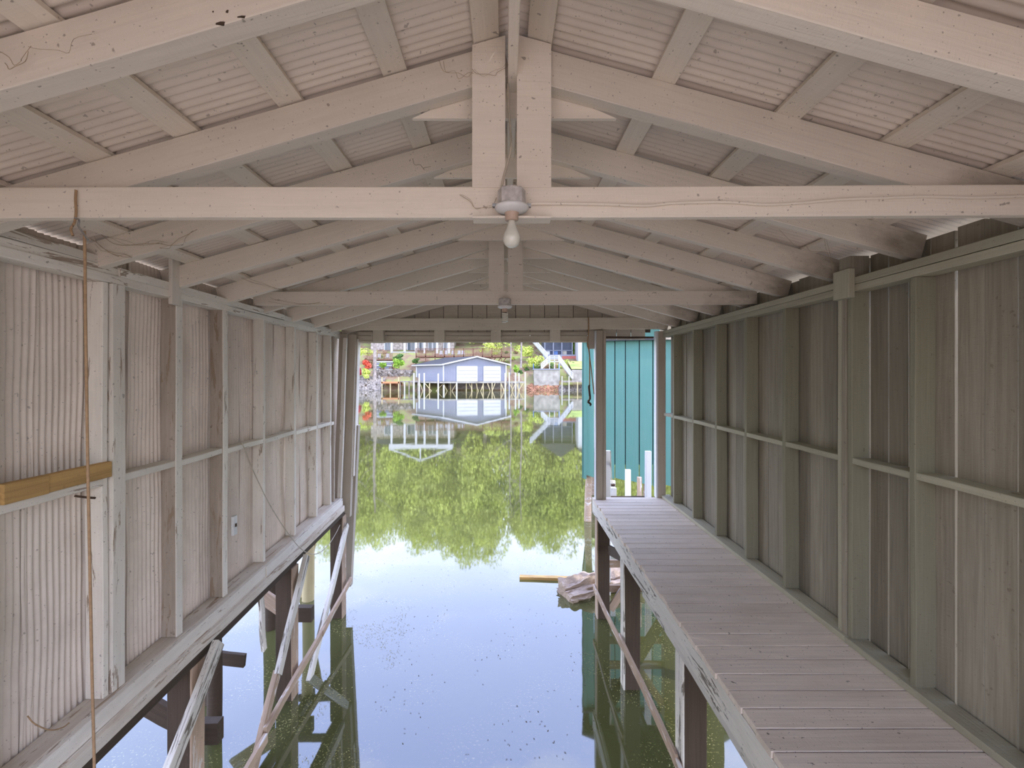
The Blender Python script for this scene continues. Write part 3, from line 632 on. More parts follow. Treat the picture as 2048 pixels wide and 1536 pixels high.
# ---- teal neighbour boathouse
tb = empty('teal_boathouse', (1.7, 10.7, 0), 'teal planked neighbouring boathouse seen past the walkway end', 'building')
TY = 10.7
def tx(px): return (px-CX)*TY/F
def tz(py): return CZ+(CY-py)*TY/F
edges = [(1172, 1188, 952), (1189, 1208.5, 950), (1209, 1229, 955), (1231, 1250, 958), (1252, 1278, 960), (1280, 1305, 968), (1307, 1330, 975), (1332, 1352, 972), (1354, 1376, 974), (1378, 1402, 970), (1404, 1428, 972), (1430, 1452, 972)]
for i, (a, b_, yb) in enumerate(edges):
    pts = [(tx(a), TY, tz(yb-2)), (tx(b_), TY, tz(yb+3)), (tx(b_), TY, tz(679)), (tx(a), TY, tz(679))]
    if i == 4: pts = [(tx(a), TY, tz(962)), (tx(a+8), TY, tz(942)), (tx(a+10), TY, tz(962)), (tx(b_), TY, tz(966)), (tx(b_), TY, tz(679)), (tx(a), TY, tz(679))]
    me = mesh('plank', [(p[2]-tz(972), 0, p[0]-tx(a)) for p in pts]+[(p[2]-tz(972), -.03, p[0]-tx(a)) for p in pts], [tuple(range(len(pts))), tuple(reversed(range(len(pts), 2*len(pts))))]+[(j, j+len(pts), (j+1) % len(pts)+len(pts), (j+1) % len(pts)) for j in range(len(pts))])
    bm = bmesh.new(); bm.from_mesh(me); bmesh.ops.recalc_face_normals(bm, faces=bm.faces); bm.to_mesh(me); bm.free()
    mw = Matrix(((0, 0, 1), (0, -1, 0), (1, 0, 0))).to_4x4(); mw.translation = (tx(a), TY+R.uniform(0, .015), tz(972))
    link('plank', me, M['teal'], tb, mw)
y = TY+.04
for i in range(14):
    xs = tx(1167)+(y-TY)*.2
    board('side_plank', (xs, y+.098, tz(957)), (xs, y+.098, tz(679)), .197, .03, M['teal'], tb, up=(.2, 1, 0), warp=.001); y += .2
box('corner_board', tx(1167), tx(1172.3), TY-.05, TY-.01, tz(957), tz(679), M['teal'], tb, warp=.001)
prism('eave', [(tx(1163), TY-.12, tz(683)), (tx(1460), TY-.12, tz(677)), (tx(1460), TY-.12, tz(673)), (tx(1162), TY-.12, tz(679))], (.66, 3.2, 0), M['farroof'], tb)
box('dark_gap_sheet', tx(1190), tx(1450), TY+.06, TY+.09, tz(930), tz(680), M['farroof'], tb, warp=0)  # dark sheet added behind the planks, shade in the gaps put into colour
box('upper_wall', tx(1180), tx(1452), TY+.1, TY+.15, tz(678), tz(640), M['teal'], tb, warp=0)
prism('roof', [(tx(1160), TY-.2, tz(640)), (tx(1470), TY-.2, tz(640)), (tx(1320), TY-.2, tz(575))], (.68, 3.4, 0), M['farroof'], tb)
for i, (a, dy) in enumerate(((1180, .25), (1230, 2.7), (1300, .3), (1420, .3))):
    tube('piling', [(tx(a)-.02, TY+dy, -.8), (tx(a), TY+dy, .5), (tx(a)+.03, TY+dy, tz(940))], (.085, .07), M['barelight'], tb, sides=12)
# white dock posts past the walkway
dk = empty('finger_pier', (1.75, 7.4, 0), 'white posts and low grey frame standing just past the walkway end', 'pier')
for a, b_, yt, Y in ((1212, 1221.5, 902, 7.25), (1292, 1303, 903, 7.25)):
    box('post', (a-CX)*Y/F, (b_-CX)*Y/F, Y, Y+.07, -.6, CZ+(CY-yt)*Y/F, M['whitepost'], dk, warp=.002)
for a, b_, yt, Y in ((1252, 1262, 940, 8.6), (1276, 1284, 955, 9.0), (1222, 1231, 962, 9.2)):
    box('short_post', (a-CX)*Y/F, (b_-CX)*Y/F, Y, Y+.08, -.6, CZ+(CY-yt)*Y/F, M['whitepost'] if a < 1270 else M['barelight'], dk, warp=.002)
box('pier_rail', 1.5, 2.2, 7.33, 7.37, H(-1.95), H(-1.82), M['bare'], dk)
pu = empty('pulley', (1.61, 7.4, H(-1.55)), 'small rusty pulley and white rope end beside the left white post', 'pulley')
tube('strap', [PW(1221, 902, 7.2), PW(1222, 930, 7.25), PW(1224, 968, 7.3)], .006, M['cord'], pu); lathe('wheel', [(.01, -.02), (.04, -.015), (.03, 0), (.04, .015), (.01, .02)], PW(1226, 970, 7.35), M['rust'], pu, 14)
box('tassel', *(lambda p: (p.x-.05, p.x+.05, p.y-.02, p.y+.02, p.z-.07, p.z+.07))(PW(1226, 985, 7.4)), M['whitepost'], pu, 0)

# ================================================================ FAR SHORE
def tag(o, label, cat, group=None, kind=None): return props(o, label, cat, group, kind)
C0 = PW(887, 782, 100); C1 = PW(1012, 782, 103); C2 = PW(833, 782, 107.5)
for p in (C0, C1, C2): p.z = 0
gb = empty('grey_boathouse', (C0.x, C0.y, 0), 'grey sided double boathouse with two white doors on the far shore', 'building')
zf, ze, za = 1.95, 5.45, 6.95
def quadwall(nm, A, B, z0, zA, zB, mat, parent, apex=None, th=.15):
    pts = [Vector((A.x, A.y, z0)), Vector((B.x, B.y, z0)), Vector((B.x, B.y, zB))]
    if apex: mid = (A+B)/2; pts.append(Vector((mid.x, mid.y, apex)))
    pts.append(Vector((A.x, A.y, zA)))
    n = Vector((-(B-A).y, (B-A).x, 0)).normalized()*th
    return prism(nm, pts, n, mat, parent)
quadwall('front_wall', C0, C1, zf, ze, ze, M['siding'], gb, za); quadwall('side_wall', C0, C2, zf, ze, ze, M['siding'], gb, None, -.15)
C3 = C1+(C2-C0); quadwall('back_wall', C2, C3, zf, ze, ze, M['siding'], gb, za, .15); quadwall('right_wall', C1, C3, zf, ze, ze, M['siding'], gb, None, .15)
mF = (C0+C1)/2; mB_ = (C2+C3)/2; ov = (C0-C2).normalized()*.6; ou = (C0-C1).normalized()*.7
for A, B in ((C0+ou, C2+ou), (C1-ou, C3-ou)):
    a0 = A+ov; b0 = B-ov; f0 = mF+ov; g0 = mB_-ov
    dz = -.15
    prism('roof', [(a0.x, a0.y, ze+dz), (b0.x, b0.y, ze+dz), (g0.x, g0.y, za+.05), (f0.x, f0.y, za+.05)], (0, 0, .14), M['farroof'], gb)
    t_ = MB(); t_.bar((a0.x, a0.y, ze+dz+.06), (f0.x, f0.y, za+.1), .28, .12); t_.bar((a0.x, a0.y, ze+dz+.04), (b0.x, b0.y, ze+dz+.04), .24, .12); t_.build('white_trim', M['farwhite'], gb)
def along(A, B, t): return A+(B-A)*t
nrm = Vector(((C1-C0).y, -(C1-C0).x, 0)).normalized()
for t0, t1 in ((.215, .53), (.64, .905)):
    A = along(C0, C1, t0)+nrm*.06; B = along(C0, C1, t1)+nrm*.06
    d = quadwall('boat_door', A, B, zf, 4.9, 4.9, M['farwhite'], gb, None, -.08)
    fr = MB()
    for P in (A, B): fr.bar((P.x, P.y, zf), (P.x, P.y, 5.0), .22, .2)
    fr.bar((A.x, A.y, 5.0), (B.x, B.y, 5.0), .2, .22); fr.build('door_frame', M['farwhite'], d)
    for q in range(1, 4):
        l = MB(); z = zf+q*.74; l.bar((A.x, A.y-.1, z), (B.x, B.y-.1, z), .04, .06); l.build('door_seam', M['siding'], d)
for P in (C0, C1, C2):
    t_ = MB(); t_.bar((P.x+nrm.x*.05, P.y+nrm.y*.05, zf), (P.x+nrm.x*.05, P.y+nrm.y*.05, ze), .24); t_.build('corner_trim', M['farwhite'], gb)
t_ = MB()
for i in range(40):
    P = along(C0, C1, (i+.5)/40)+nrm*.03; t_.bar((P.x, P.y, zf+.05), (P.x, P.y, ze-.05+(za-ze)*(1-abs(2*(i+.5)/40-1))), .05)
t_.build('siding_battens', M['siding'], gb)['kind'] = 'stuff'
# dock with white mooring posts and pine bracing
dk = empty('boathouse_dock', (-12, 99, 0), 'low dock with white mooring posts and pine bracing under the grey boathouse', 'dock')
A = C0+Vector((-.5, -1.6, 0)); B = C1+Vector((3.8, -1.2, 0)); D = C2+Vector((-1.4, -1.0, 0))
def slab(nm, A, B, w, z0, z1, mat, parent):
    d = (B-A).normalized(); n = Vector((-d.y, d.x, 0))*w
    return prism(nm, [(A.x, A.y, z0), (B.x, B.y, z0), (B.x+n.x, B.y+n.y, z0), (A.x+n.x, A.y+n.y, z0)], (0, 0, z1-z0), mat, parent)
slab('front_deck', A, B, 1.6, 1.6, 1.9, M['concrete'], dk); slab('side_deck', D, A, 1.8, 1.6, 1.9, M['concrete'], dk)
for px_, top, Y in ((828, 746, 101), (838.5, 747, 100), (848.5, 746, 99), (876.5, 747, 98.5), (1010.5, 746, 100), (1018.5, 745, 101), (1031, 745, 100), (1038, 746, 103), (1050.5, 744, 100), (887.5, 770, 98.6), (913.5, 765, 98.8)):
    p = PW(px_, top, Y); t_ = MB(); t_.bar((p.x, Y, -.6), (p.x, Y, p.z), .27); t_.build('mooring_post', M['farwhite'], dk)
def brace(a, b_, Y, w=.14):
    p = PW(a, 0, Y); q = PW(b_, 0, Y); t_ = MB(); t_.bar((p.x, Y, 1.55), (q.x, Y, -.15), w); t_.build('pine_brace', M['yellowpine'], dk)
for a, b_ in ((850, 864), (887, 871), (887, 895), (913, 903), (840, 846), (938, 946), (952, 957), (967, 961), (975, 981), (990, 984), (1002, 1009), (1014, 1006), (1019, 1027), (1031, 1023), (1032, 1040), (1046, 1036)):
    brace(a, b_, 99.2+R.uniform(0, 1.5))
for a in (858, 887, 913, 932, 953, 966, 984, 1002, 1024, 1047, 900, 943, 1012, 1036):
    p = PW(a, 0, 99.6); t_ = MB(); t_.bar((p.x, 99.6+R.uniform(0, 2), -.6), (p.x, 100.5, 1.6), .2); t_.build('piling', M['yellowpine'], dk)
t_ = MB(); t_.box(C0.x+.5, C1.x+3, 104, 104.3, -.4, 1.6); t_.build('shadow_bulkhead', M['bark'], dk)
# raised brown deck
rd = empty('raised_deck', (-10, 111, hill(-10, 111)), 'long raised brown timber deck with railing behind the grey boathouse', 'deck')
YD = 111; p0 = PW(832, 0, YD).x; p1 = PW(1022, 0, YD).x; zt = CZ+(CY-711.5)*YD/F; zr = CZ+(CY-697)*YD/F
t_ = MB(); t_.box(p0, p1, YD, YD+5, zt-.35, zt); t_.build('deck_floor', M['fardeck'], rd)
t_ = MB(); t_.box(p0, p1, YD, YD+.12, zr-.1, zr); t_.build('hand_rail', M['fardeck'], rd); t_ = MB(); t_.box(p0, p1, YD, YD+.1, zt+.15, zt+.25); t_.build('lower_rail', M['fardeck'], rd)
t_ = MB(); x = p0
while x < p1: t_.box(x, x+.06, YD+.02, YD+.08, zt, zr); x += .21
t_.build('balusters', M['fardeck'], rd)['kind'] = 'stuff'
for i in range(11):
    x = p0+(p1-p0)*i/10; t_ = MB(); t_.box(x-.1, x+.1, YD, YD+.2, hill(x, YD)-.3, zr+.1); t_.build('deck_post', M['fardeck'], rd)
for i in range(5):
    x = p1-1-i*1.2; t_ = MB(); t_.bar((x, YD+.5, zt-.3), (x-1.4, YD+.5, zt-2.2), .22); t_.build('stair_stringer', M['fardeck'], rd)
# chairs
def chair(x, Y, z, label, group, s=1.0):
    o = empty('adirondack_chair', (x, Y, z), label, 'chair', group)
    t_ = MB(); t_.box(x-.33*s, x+.33*s, Y-.35, Y+.2, z+.36, z+.42); t_.build('seat', M['farwhite'], o)
    t_ = MB(); t_.bar((x, Y+.2, z+.35), (x, Y+.5, z+1.15*s), .6*s, .05) if 0 else t_.box(x-.3*s, x+.3*s, Y+.2, Y+.27, z+.36, z+1.15*s); t_.build('backrest', M['farwhite'], o)
    for sx in (-.34, .30):
        t_ = MB(); t_.box(x+sx*s, x+sx*s+.06, Y-.4, Y+.3, z+.58, z+.63); t_.build('armrest', M['farwhite'], o)
        for yy in (-.38, .24):
            t_ = MB(); t_.box(x+sx*s, x+sx*s+.07, Y+yy, Y+yy+.07, z, z+.6); t_.build('leg', M['farwhite'], o)
for px_, nm in ((882, 'leftmost of the five white garden chairs on the raised brown deck'), (892, 'second from left of the five white garden chairs on the raised deck'), (906, 'middle one of the five white garden chairs on the raised deck'), (918, 'fourth from left of the five white garden chairs on the raised deck'), (926, 'rightmost of the five white garden chairs on the raised brown deck')): chair(PW(px_, 0, YD+1.5).x, YD+1.5, zt, nm, 'white chairs on the raised deck', 1.1)
# small deck at left with two chairs
YS = 112
sd = empty('small_deck', (PW(765, 0, YS).x, YS, hill(-30, YS)), 'small brown deck over striped steps at the far left shore', 'deck')
a, b_ = PW(732, 0, YS).x, PW(786, 0, YS).x; z1 = CZ+(CY-718)*YS/F
t_ = MB(); t_.box(a, b_, YS, YS+4, z1-.3, z1); t_.build('deck_floor', M['fardeck'], sd)
t_ = MB(); x = a
while x < b_: t_.box(x, x+.07, YS, YS+.07, z1, z1+1.3); x += .24
t_.box(a, b_, YS, YS+.1, z1+1.25, z1+1.35); t_.build('railing', M['fardeck'], sd)
for i in range(5):
    t_ = MB(); t_.box(PW(749, 0, YS).x, b_, YS-.3-.3*i, YS+.2, z1-.5-.42*i-.3, z1-.5-.42*i); t_.build('step', M['siding'] if i % 2 else M['farwhite'], sd)
for px_, nm in ((756, 'left white garden chair on the small far left deck'), (773, 'right white garden chair on the small far left deck')): chair(PW(px_, 0, YS-.0).x, YS+1.0, z1, nm, 'white chairs on the small deck', 1.1)
# main house
YH = 122
hs = empty('porch_house', (PW(800, 0, YH).x, YH, hill(-26, YH)), 'stone house with white columned porch above the far left shore', 'house')
def hx(p): return PW(p, 0, YH).x
def hz(q): return CZ+(CY-q)*YH/F
t_ = MB(); t_.box(hx(735), hx(905), YH+3, YH+12, hill(-26, YH)-1, hz(672)); t_.build('stone_facade', M['brownbrick'], hs)
prism('roof', [(hx(728), YH+2, hz(672)), (hx(912), YH+2, hz(672)), (hx(880), YH+2, hz(660)), (hx(760), YH+2, hz(660))], (0, 11, 0), M['farroof'], hs)
t_ = MB(); t_.bar((hx(778), YH, hz(656)), (hx(841), YH, hz(631)), .35, .3); t_.bar((hx(905), YH, hz(656)), (hx(841), YH, hz(631)), .35, .3); t_.bar((hx(841), YH, hz(631)), (hx(841), YH, hz(656)), .3, .3); t_.build('porch_gable', M['farwhite'], hs)
t_ = MB(); t_.bar((hx(778), YH+3, hz(656)), (hx(841), YH+3, hz(631)), .3, 6); t_.bar((hx(905), YH+3, hz(656)), (hx(841), YH+3, hz(631)), .3, 6) if 0 else None; t_.build('porch_roof', M['farroof'], hs) if 0 else None
t_ = MB(); t_.box(hx(778), hx(905), YH-.1, YH+3, hz(664), hz(655)); t_.build('porch_beam', M['farwhite'], hs)
t_ = MB(); t_.box(hx(786), hx(905), YH-.1, YH+3, hz(716), hz(713)); t_.build('porch_floor', M['farwhite'], hs)
for p in (783, 809, 832, 849, 874, 898):
    t_ = MB(); t_.box(hx(p)-.25, hx(p)+.25, YH, YH+.45, hill(-26, YH)-1, hz(657)); t_.build('column', M['farwhite'], hs)
for p in (767, 775, 814, 822, 838, 857, 866, 888):
    f_ = MB(); f_.box(hx(p)-.55, hx(p)+.55, YH+2.8, YH+3, hz(708), hz(679)); fr = f_.build('window', M['farwhite'], hs); g_ = MB(); g_.box(hx(p)-.36, hx(p)+.36, YH+2.75, YH+2.82, hz(706), hz(681)); g_.build('pane', M['window'], fr)
t_ = MB(); x = hx(783)
while x < hx(832): t_.box(x, x+.06, YH, YH+.06, hz(713), hz(704)); x += .3
t_.box(hx(783), hx(832), YH, YH+.1, hz(704.5), hz(703.5)); t_.build('porch_railing', M['farwhite'], hs)
# stone retaining wall and lower dock, rocks
def stones(name, x0, x1, Y, z0, z1, s, mat, parent, n, dep=.5, slope=0):
    t_ = MB()
    for i in range(n):
        c = Vector((R.uniform(x0, x1), Y+R.uniform(-.1, .1), R.uniform(z0, z1))); c.y += slope*(c.z-z0)
        r = s*R.uniform(.6, 1.3); k = len(t_.v)
        for v in ((1, 0, 0), (-1, 0, 0), (0, 1, 0), (0, -1, 0), (0, 0, 1), (0, 0, -1), (.6, -.6, .6), (-.6, -.6, .6), (.6, -.6, -.6), (-.6, -.6, -.6)):
            t_.v.append(tuple(c+Vector(v)*r*R.uniform(.75, 1.15)))
        for q in ((0, 6, 8), (0, 4, 6), (4, 7, 6), (4, 1, 7), (1, 9, 7), (1, 5, 9), (5, 8, 9), (5, 0, 8), (6, 7, 3), (7, 9, 3), (9, 8, 3), (8, 6, 3), (0, 2, 4), (4, 2, 1), (1, 2, 5), (5, 2, 0)): t_.f.append(tuple(k+j for j in q))
    return t_.build(name, mat, parent)
sw = empty('retaining_wall', (PW(790, 0, 107.5).x, 107.5, 2.2), 'rough stone retaining wall beside the red azaleas', 'wall')
zz0, zz1 = PW(0, 762, 107.5).z, PW(0, 740, 107.5).z
t_ = MB(); t_.box(PW(750, 0, 107.6).x, PW(824, 0, 107.6).x, 107.9, 109.5, zz0-1.5, zz1); t_.build('core', M['stone'], sw)
stones('stones', PW(751, 0, 107.5).x, PW(823, 0, 107.8).x, 107.8, zz0, zz1, .33, M['stone'], sw, 260)['kind'] = 'stuff'
rk = stones('shore_rocks', PW(690, 0, 103).x, PW(762, 0, 103).x, 103.0, -.2, 2.7, .36, M['stone'], None, 460, slope=1.3); tag(rk, 'pile of grey shore rocks below the red azaleas', 'rocks', kind='stuff')
rk = stones('red_rubble', PW(1056, 0, 103).x, PW(1122, 0, 103).x, 103.4, -.2, 1.5, .28, M['redrock'], None, 320, slope=1.6); tag(rk, 'reddish rubble and leaves at the foot of the concrete wall', 'rubble', kind='stuff')
rk = stones('shore_boulders', PW(1118, 0, 105).x, PW(1260, 0, 105).x, 103.4, -.2, .9, .35, M['stone'], None, 260, slope=1.2); tag(rk, 'grey boulders under the dock at the far right shore', 'rocks', kind='stuff')
ld = empty('lower_dock', (PW(778, 0, 103).x, 103, 0), 'low tan timber dock left of the grey boathouse', 'dock')
a, b_ = PW(762, 0, 102).x, PW(799, 0, 102).x
t_ = MB(); t_.box(a, b_, 102, 105, PW(0, 767, 102).z, PW(0, 763.5, 102).z); t_.build('dock_floor', M['orange'], ld)
for x in (a+.2, b_-.2, (a+b_)/2): t_ = MB(); t_.box(x-.1, x+.1, 102, 102.2, -.6, PW(0, 754, 102).z if x != (a+b_)/2 else 1.5); t_.build('dock_post', M['yellowpine'], ld)
t_ = MB(); t_.box(a, b_, 105, 105.2, -.3, 1.5); t_.build('back_boards', M['redrock'], ld)
a, b_ = PW(800, 0, 102.5).x, PW(836, 0, 102.5).x
g_ = empty('linking_dock', (a, 102.5, 0), 'dark low gangway between the tan dock and grey boathouse', 'dock')
t_ = MB(); t_.box(a, b_, 102.5, 104.5, 1.75, 2.0); t_.build('dock_floor', M['bark'], g_)
for i in range(5): x = a+(b_-a)*i/4; t_ = MB(); t_.box(x-.12, x+.12, 102.5, 102.75, -.5, 1.8); t_.build('dock_post', M['farwhite'] if i % 2 else M['bark'], g_)
# concrete wall, stairs, porch, white shed at right
cwz = PW(0, 762, 104).z
c_ = empty('concrete_bulkhead', (PW(1093, 0, 105).x, 105, 1), 'stained concrete bulkhead wall right of the grey boathouse', 'wall')
t_ = MB(); t_.box(PW(1068, 0, 105).x, PW(1118, 0, 105).x, 105, 108, .6, PW(0, 739, 105).z); t_.build('concrete_face', M['concrete'], c_)
t_ = MB(); t_.box(PW(1066, 0, 105).x, PW(1120, 0, 105).x, 104.8, 108.2, PW(0, 739.5, 105).z, PW(0, 737.5, 105).z); t_.build('cap', M['siding'], c_)
for px_ in (1067, 1118): 
    p = PW(px_, 0, 105).x; t_ = MB(); t_.box(p-.08, p+.08, 105, 105.16, PW(0, 738, 105).z, PW(0, 727, 105).z); t_.build('rail_post', M['bluecanvas'], c_)
c_ = empty('concrete_wall', (PW(1165, 0, 106).x, 106, 1.5), 'low pale concrete wall below the lawn at far right', 'wall')
t_ = MB(); t_.box(PW(1144, 0, 106).x, PW(1330, 0, 106).x, 106, 107, .6, PW(0, 739.5, 106).z); t_.build('concrete_face', M['concrete'], c_)
def stairs(name, A, B, w, n, label):
    o = empty(name, A, label, 'stairs'); A = Vector(A); B = Vector(B)
    for s in (0, w):
        off = Vector((0, s, 0)); t_ = MB(); t_.bar(A+off, B+off, .35, .08); t_.build('stringer', M['farwhite'], o)
        for q in (.55, 1.05):
            t_ = MB(); t_.bar(A+off+Vector((0, 0, q)), B+off+Vector((0, 0, q)), .12, .08); t_.build('rail', M['farwhite'], o)
        for i in range(6):
            P = A.lerp(B, i/5)+off; t_ = MB(); t_.bar(P, P+Vector((0, 0, 1.1)), .12); t_.build('rail_post', M['farwhite'], o)
    for i in range(n):
        P = A.lerp(B, (i+.5)/n); t_ = MB(); t_.box(P.x-.16, P.x+.16, P.y, P.y+w, P.z, P.z+.06); t_.build('tread', M['farwhite'], o)
    return o
stairs('white_stairs', PW(1118, 720, 106.5), PW(1146, 757, 105), 1.3, 14, 'white stairs descending rightward past the concrete bulkhead')
stairs('white_stairs', PW(1100, 721, 106.8), PW(1083, 737, 106.2), 1.3, 8, 'short white stairs descending leftward onto the bulkhead')
stairs('white_stairs', PW(1095, 716, 109), PW(1060, 676, 116), 1.3, 14, 'upper white stairs climbing the hill beside the screened porch')
lp = empty('stair_landing', PW(1109, 722, 106.5), 'white railed landing between the two lower white stairs', 'landing')
a = PW(1099, 722, 106.5); b_ = PW(1119, 722, 106.5); t_ = MB(); t_.box(a.x, b_.x, 106.4, 108, a.z-.2, a.z); t_.build('platform', M['farwhite'], lp)
for q in (.4, .75, 1.1): t_ = MB(); t_.box(a.x, b_.x, 106.4, 106.5, a.z+q-.06, a.z+q+.06); t_.build('rail', M['farwhite'], lp)
for x in (a.x, (a.x+b_.x)/2, b_.x): t_ = MB(); t_.box(x-.07, x+.07, 106.4, 106.54, hill(x, 107)-.5, a.z+1.1); t_.build('leg', M['farwhite'], lp)
YP = 118
def qx(p): return PW(p, 0, YP).x
def qz(q): return CZ+(CY-q)*YP/F
sp_ = empty('screened_porch', (qx(1118), YP, qz(712)), 'dark screened porch house with red brick base on the right far slope', 'house')
t_ = MB(); t_.box(qx(1088), qx(1146), YP+1.5, YP+8, qz(712), qz(668)); t_.build('porch_room', M['screen'], sp_)
t_ = MB(); t_.box(qx(1086), qx(1157), YP, YP+8, qz(712), qz(709)); t_.build('porch_floor', M['siding'], sp_)
t_ = MB(); t_.box(qx(1124), qx(1157), YP, YP+8, hill(12, YP)-1.5, qz(712)); t_.build('brick_base', M['redbrick'], sp_)
t_ = MB(); t_.box(qx(1086), qx(1124), YP, YP+8, hill(12, YP)-1.5, qz(712)); t_.build('block_base', M['siding'], sp_)
for p in (1090, 1107, 1124, 1145): t_ = MB(); t_.box(qx(p)-.12, qx(p)+.12, YP+.3, YP+.5, qz(710), qz(668)); t_.build('screen_post', M['siding'], sp_)
t_ = MB(); t_.box(qx(1088), qx(1146), YP+.3, YP+.4, qz(701), qz(700)); t_.build('screen_rail', M['siding'], sp_)
prism('roof', [(qx(1080), YP-1, qz(668)), (qx(1160), YP-1, qz(668)), (qx(1120), YP-1, qz(640))], (0, 10, 0), M['farroof'], sp_)
for p, mt in ((1096, 'farwhite'), (1112, 'bluecanvas'), (1130, 'concrete')): t_ = MB(); t_.box(qx(p)-.5, qx(p)+.5, YP+.7, YP+1.2, qz(709), qz(702)); t_.build('porch_seat', M[mt], sp_)
ws = empty('white_shed', (qx(1165), YP-4, qz(718)), 'white sided shed corner beside the teal boathouse edge', 'shed')
t_ = MB(); t_.box(PW(1156.5, 0, YP-4).x, PW(1200, 0, YP-4).x, YP-4, YP+2, hill(18, YP-4)-.5, qz(660)); t_.build('siding_wall', M['farwhite'], ws)
prism('roof', [(PW(1153, 0, YP-4.5).x, YP-4.5, qz(662)), (PW(1205, 0, YP-4.5).x, YP-4.5, qz(662)), (PW(1180, 0, YP-4.5).x, YP-4.5, qz(640))], (0, 7, 0), M['farroof'], ws)
rdk = empty('right_dock', (PW(1150, 0, 102).x, 102, 0), 'low grey dock on pine posts at the far right shore', 'dock')
t_ = MB(); t_.box(PW(1126, 0, 102).x, PW(1240, 0, 102).x, 102, 105, 1.75, 2.05); t_.build('dock_floor', M['bark'], rdk)
for px_ in (1124, 1138, 1155, 1170, 1190): p = PW(px_, 0, 102).x; t_ = MB(); t_.box(p-.1, p+.1, 101.9, 102.1, -.5, 3.0 if px_ < 1140 else 1.8); t_.build('dock_post', M['farwhite'] if px_ < 1140 else M['yellowpine'], rdk)
lawn = link('lawn', mesh('lawn', [PW(1135, 722, 113), PW(1330, 722, 113), PW(1330, 738, 106.8), PW(1143, 738, 106.8)], [(0, 1, 2, 3)]), plain('mown_lawn', (.34, .42, .10), .95, scale=.6, var=.25)); tag(lawn, 'sloping green lawn above the low concrete wall', 'lawn', kind='structure')

# foliage
def leaf_ball(name, n, rx, ry, rz, leaf, blobs, seed):
    r = random.Random(seed); vs = []; fs = []
    bl = [(Vector((r.uniform(-.6, .6)*rx, r.uniform(-.6, .6)*ry, r.uniform(-.7, .75)*rz)), r.uniform(.35, .6)) for _ in range(blobs)]
    for i in range(n):
        c, q = r.choice(bl); d = Vector((r.gauss(0, 1), r.gauss(0, 1), r.gauss(0, 1))).normalized()*r.uniform(.75, 1.0)
        p = c+Vector((d.x*rx, d.y*ry, d.z*rz))*q; a = Vector((r.gauss(0, 1), r.gauss(0, 1), r.gauss(0, 1))).normalized(); b_ = a.cross(Vector((r.gauss(0, 1), r.gauss(0, 1), r.gauss(0, 1)))).normalized(); s = leaf*r.uniform(.6, 1.3); k = len(vs)
        vs += [p-a*s, p-b_*s*.6, p+a*s, p+b_*s*.6]; fs.append((k, k+1, k+2, k+3))
    return mesh(name, vs, fs)
def bush(px_, pyb, pyt, w, Y, mat, label, seed):
    p = PW(px_, pyb, Y); q = PW(px_, pyt, Y); h = (q.z-p.z); rw = w*Y/F/2
    me = leaf_ball('bush', 700, rw, rw, h/2, .12*max(h, 1)/1.6+.05, 7, seed)
    o = link('bush', me, mat, None, Matrix.Translation((p.x, Y, p.z+h/2))); tag(o, label, 'bush')
bush(736, 741, 721, 20, 106, M['azalea'], 'orange-red azalea bush above the shore rocks', 1)
bush(715, 750, 733, 14, 105.5, M['pinkazalea'], 'pinkish red azalea at the far left edge of the opening', 2)
bush(733, 755, 738, 20, 105.3, M['leafgreen'], 'light green bush below the orange-red azalea', 3)
bush(799, 737, 719, 24, 107.9, M['leafbright'], 'bright yellow-green round bush left of the grey boathouse', 4)
bush(797, 722, 708, 20, 109, M['leafdark'], 'darker green bush behind the bright round bush', 5)
bush(766, 737, 725, 16, 108.3, M['leafbright'], 'small bright green bush in front of the striped steps', 6)
bush(832, 726, 716, 16, 110, M['leafdark'], 'small green bush at the left end of the long raised deck', 7)
bush(1034, 745, 731, 13, 104, M['leafbright'], 'bright green round bush right of the grey boathouse', 8)
bush(1052, 712, 690, 50, 116, M['leafgreen'], 'loose yellow-green shrub below the upper white stairs', 9)
bush(1065, 735, 712, 40, 111, M['leafgreen'], 'yellow-green undergrowth left of the bulkhead', 10)
bush(990, 700, 682, 60, 119, M['leafgreen'], 'pale green shrub behind the right part of the raised deck', 11)
bush(1150, 708, 682, 16, 121, M['leafbright'], 'green shrub between the screened porch and white shed', 12)
bush(725, 712, 696, 34, 114, M['leafgreen'], 'light green bush behind the small far left deck', 13)
for i_ in range(46):
    px_ = R.uniform(960, 1160) if i_ % 3 else R.uniform(700, 830); Y_ = R.uniform(109, 124)
    if 1080 < px_ and Y_ > 115: Y_ = 112
    x_ = PW(px_, 0, Y_).x; z_ = hill(x_, Y_); r_ = R.uniform(.5, 1.3)
    me_ = leaf_ball('bush', 260, r_, r_, r_*.8, .13, 5, 300+i_)
    o_ = link('shrub', me_, M[R.choice(['leafgreen', 'litter', 'litter', 'straw', 'leafdark'])], None, Matrix.Translation((x_, Y_, z_+r_*.4))); tag(o_, 'small shrub among the undergrowth on the far slope', 'shrub', 'undergrowth shrubs on the far slope')
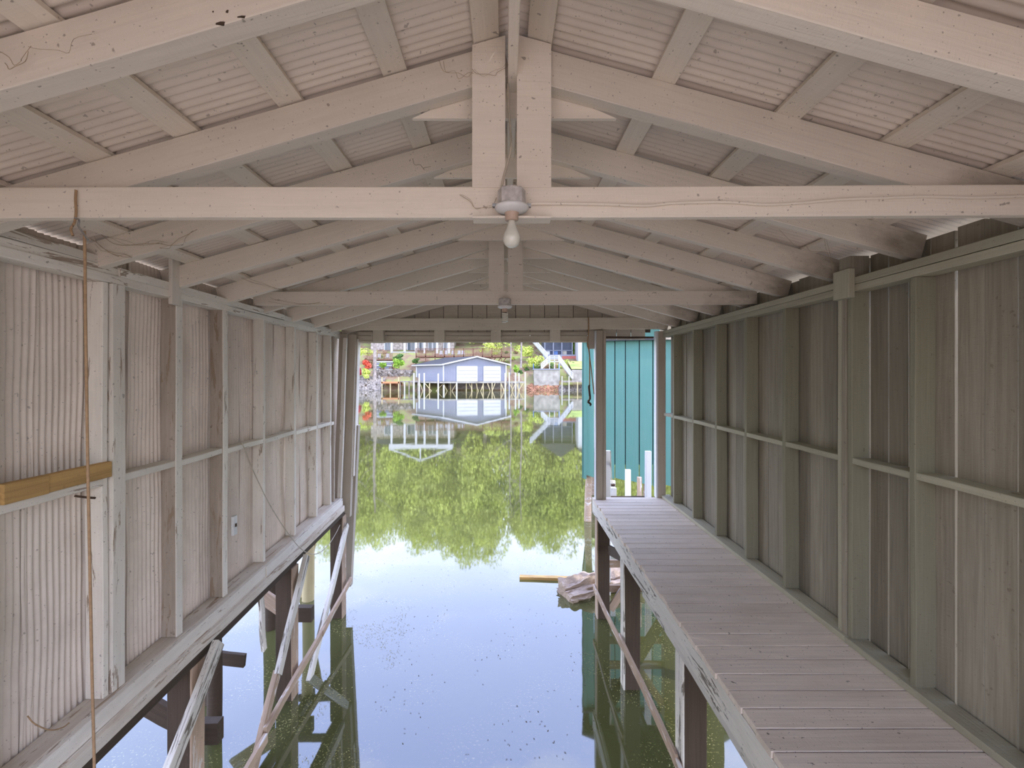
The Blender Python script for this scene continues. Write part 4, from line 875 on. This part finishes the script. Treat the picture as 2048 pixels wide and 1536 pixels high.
def trunk(px_, pyb, Y, r, label):
    p = PW(px_, pyb, Y); o = empty('bare_tree', p, label, 'tree')
    tube('trunk', [p-Vector((0, 0, .6)), p+Vector((.1, 0, 7)), p+Vector((-.2, .3, 16)), p+Vector((.1, 0, 24))], (r, r*.4), M['bark'], o, 8, 3)
    for i in range(9):
        z = 7+i*1.7; a = R.uniform(0, 6.28); l = R.uniform(2, 4.5); s = p+Vector((0, 0, z)); tube('branch', [s, s+Vector((math.cos(a)*l*.5, math.sin(a)*l*.5, l*.3)), s+Vector((math.cos(a)*l, math.sin(a)*l, l*.9))], (.09, .02), M['bark'], o, 5, 2)
trunk(749, 757, 106, .45, 'grey tree trunk standing before the small far left deck'); trunk(714, 755, 107, .35, 'pale tree trunk at the far left edge of the opening'); trunk(1021, 745, 106, .16, 'thin dark tree trunk right of the grey boathouse'); trunk(1042, 730, 109, .22, 'slender trunk between the raised deck and stairs')
# tall spring trees on the hill
crowns = [leaf_ball('foliage', 15000, 7.5, 6, 13, .34, 40, 100+i) for i in range(3)]
for c in crowns: c.materials.append(M['leafgreen'])
tm = mesh('trunk', *(lambda v: (v, [(0, 1, 5, 4), (1, 2, 6, 5), (2, 3, 7, 6), (3, 0, 4, 7)]))([(-.4, -.4, 0), (.4, -.4, 0), (.4, .4, 0), (-.4, .4, 0), (-.2, -.2, 20), (.2, -.2, 20), (.2, .2, 20), (-.2, .2, 20)])); tm.materials.append(M['bark'])
i = 0
for row, (Y, n, x0, x1, h) in enumerate(((133, 13, -70, 55, 21), (146, 13, -78, 66, 24), (166, 12, -90, 80, 22))):
    for j in range(n):
        x = x0+(x1-x0)*(j+R.uniform(-.3, .3))/(n-1); y = Y+R.uniform(-4, 4); z = hill(x, y); s = R.uniform(.85, 1.15)
        o = empty('spring_tree', (x, y, z), 'tall tree in fresh yellow-green leaf on the far hillside', 'tree', 'trees on the far hillside')
        o.scale = (s, s, s); o.rotation_euler.z = R.uniform(0, 6)
        f_ = bpy.data.objects.new('foliage', crowns[i % 3]); COL.objects.link(f_); f_.parent = o; f_.location = (0, 0, h-6)
        g_ = bpy.data.objects.new('trunk', tm); COL.objects.link(g_); g_.parent = o; i += 1
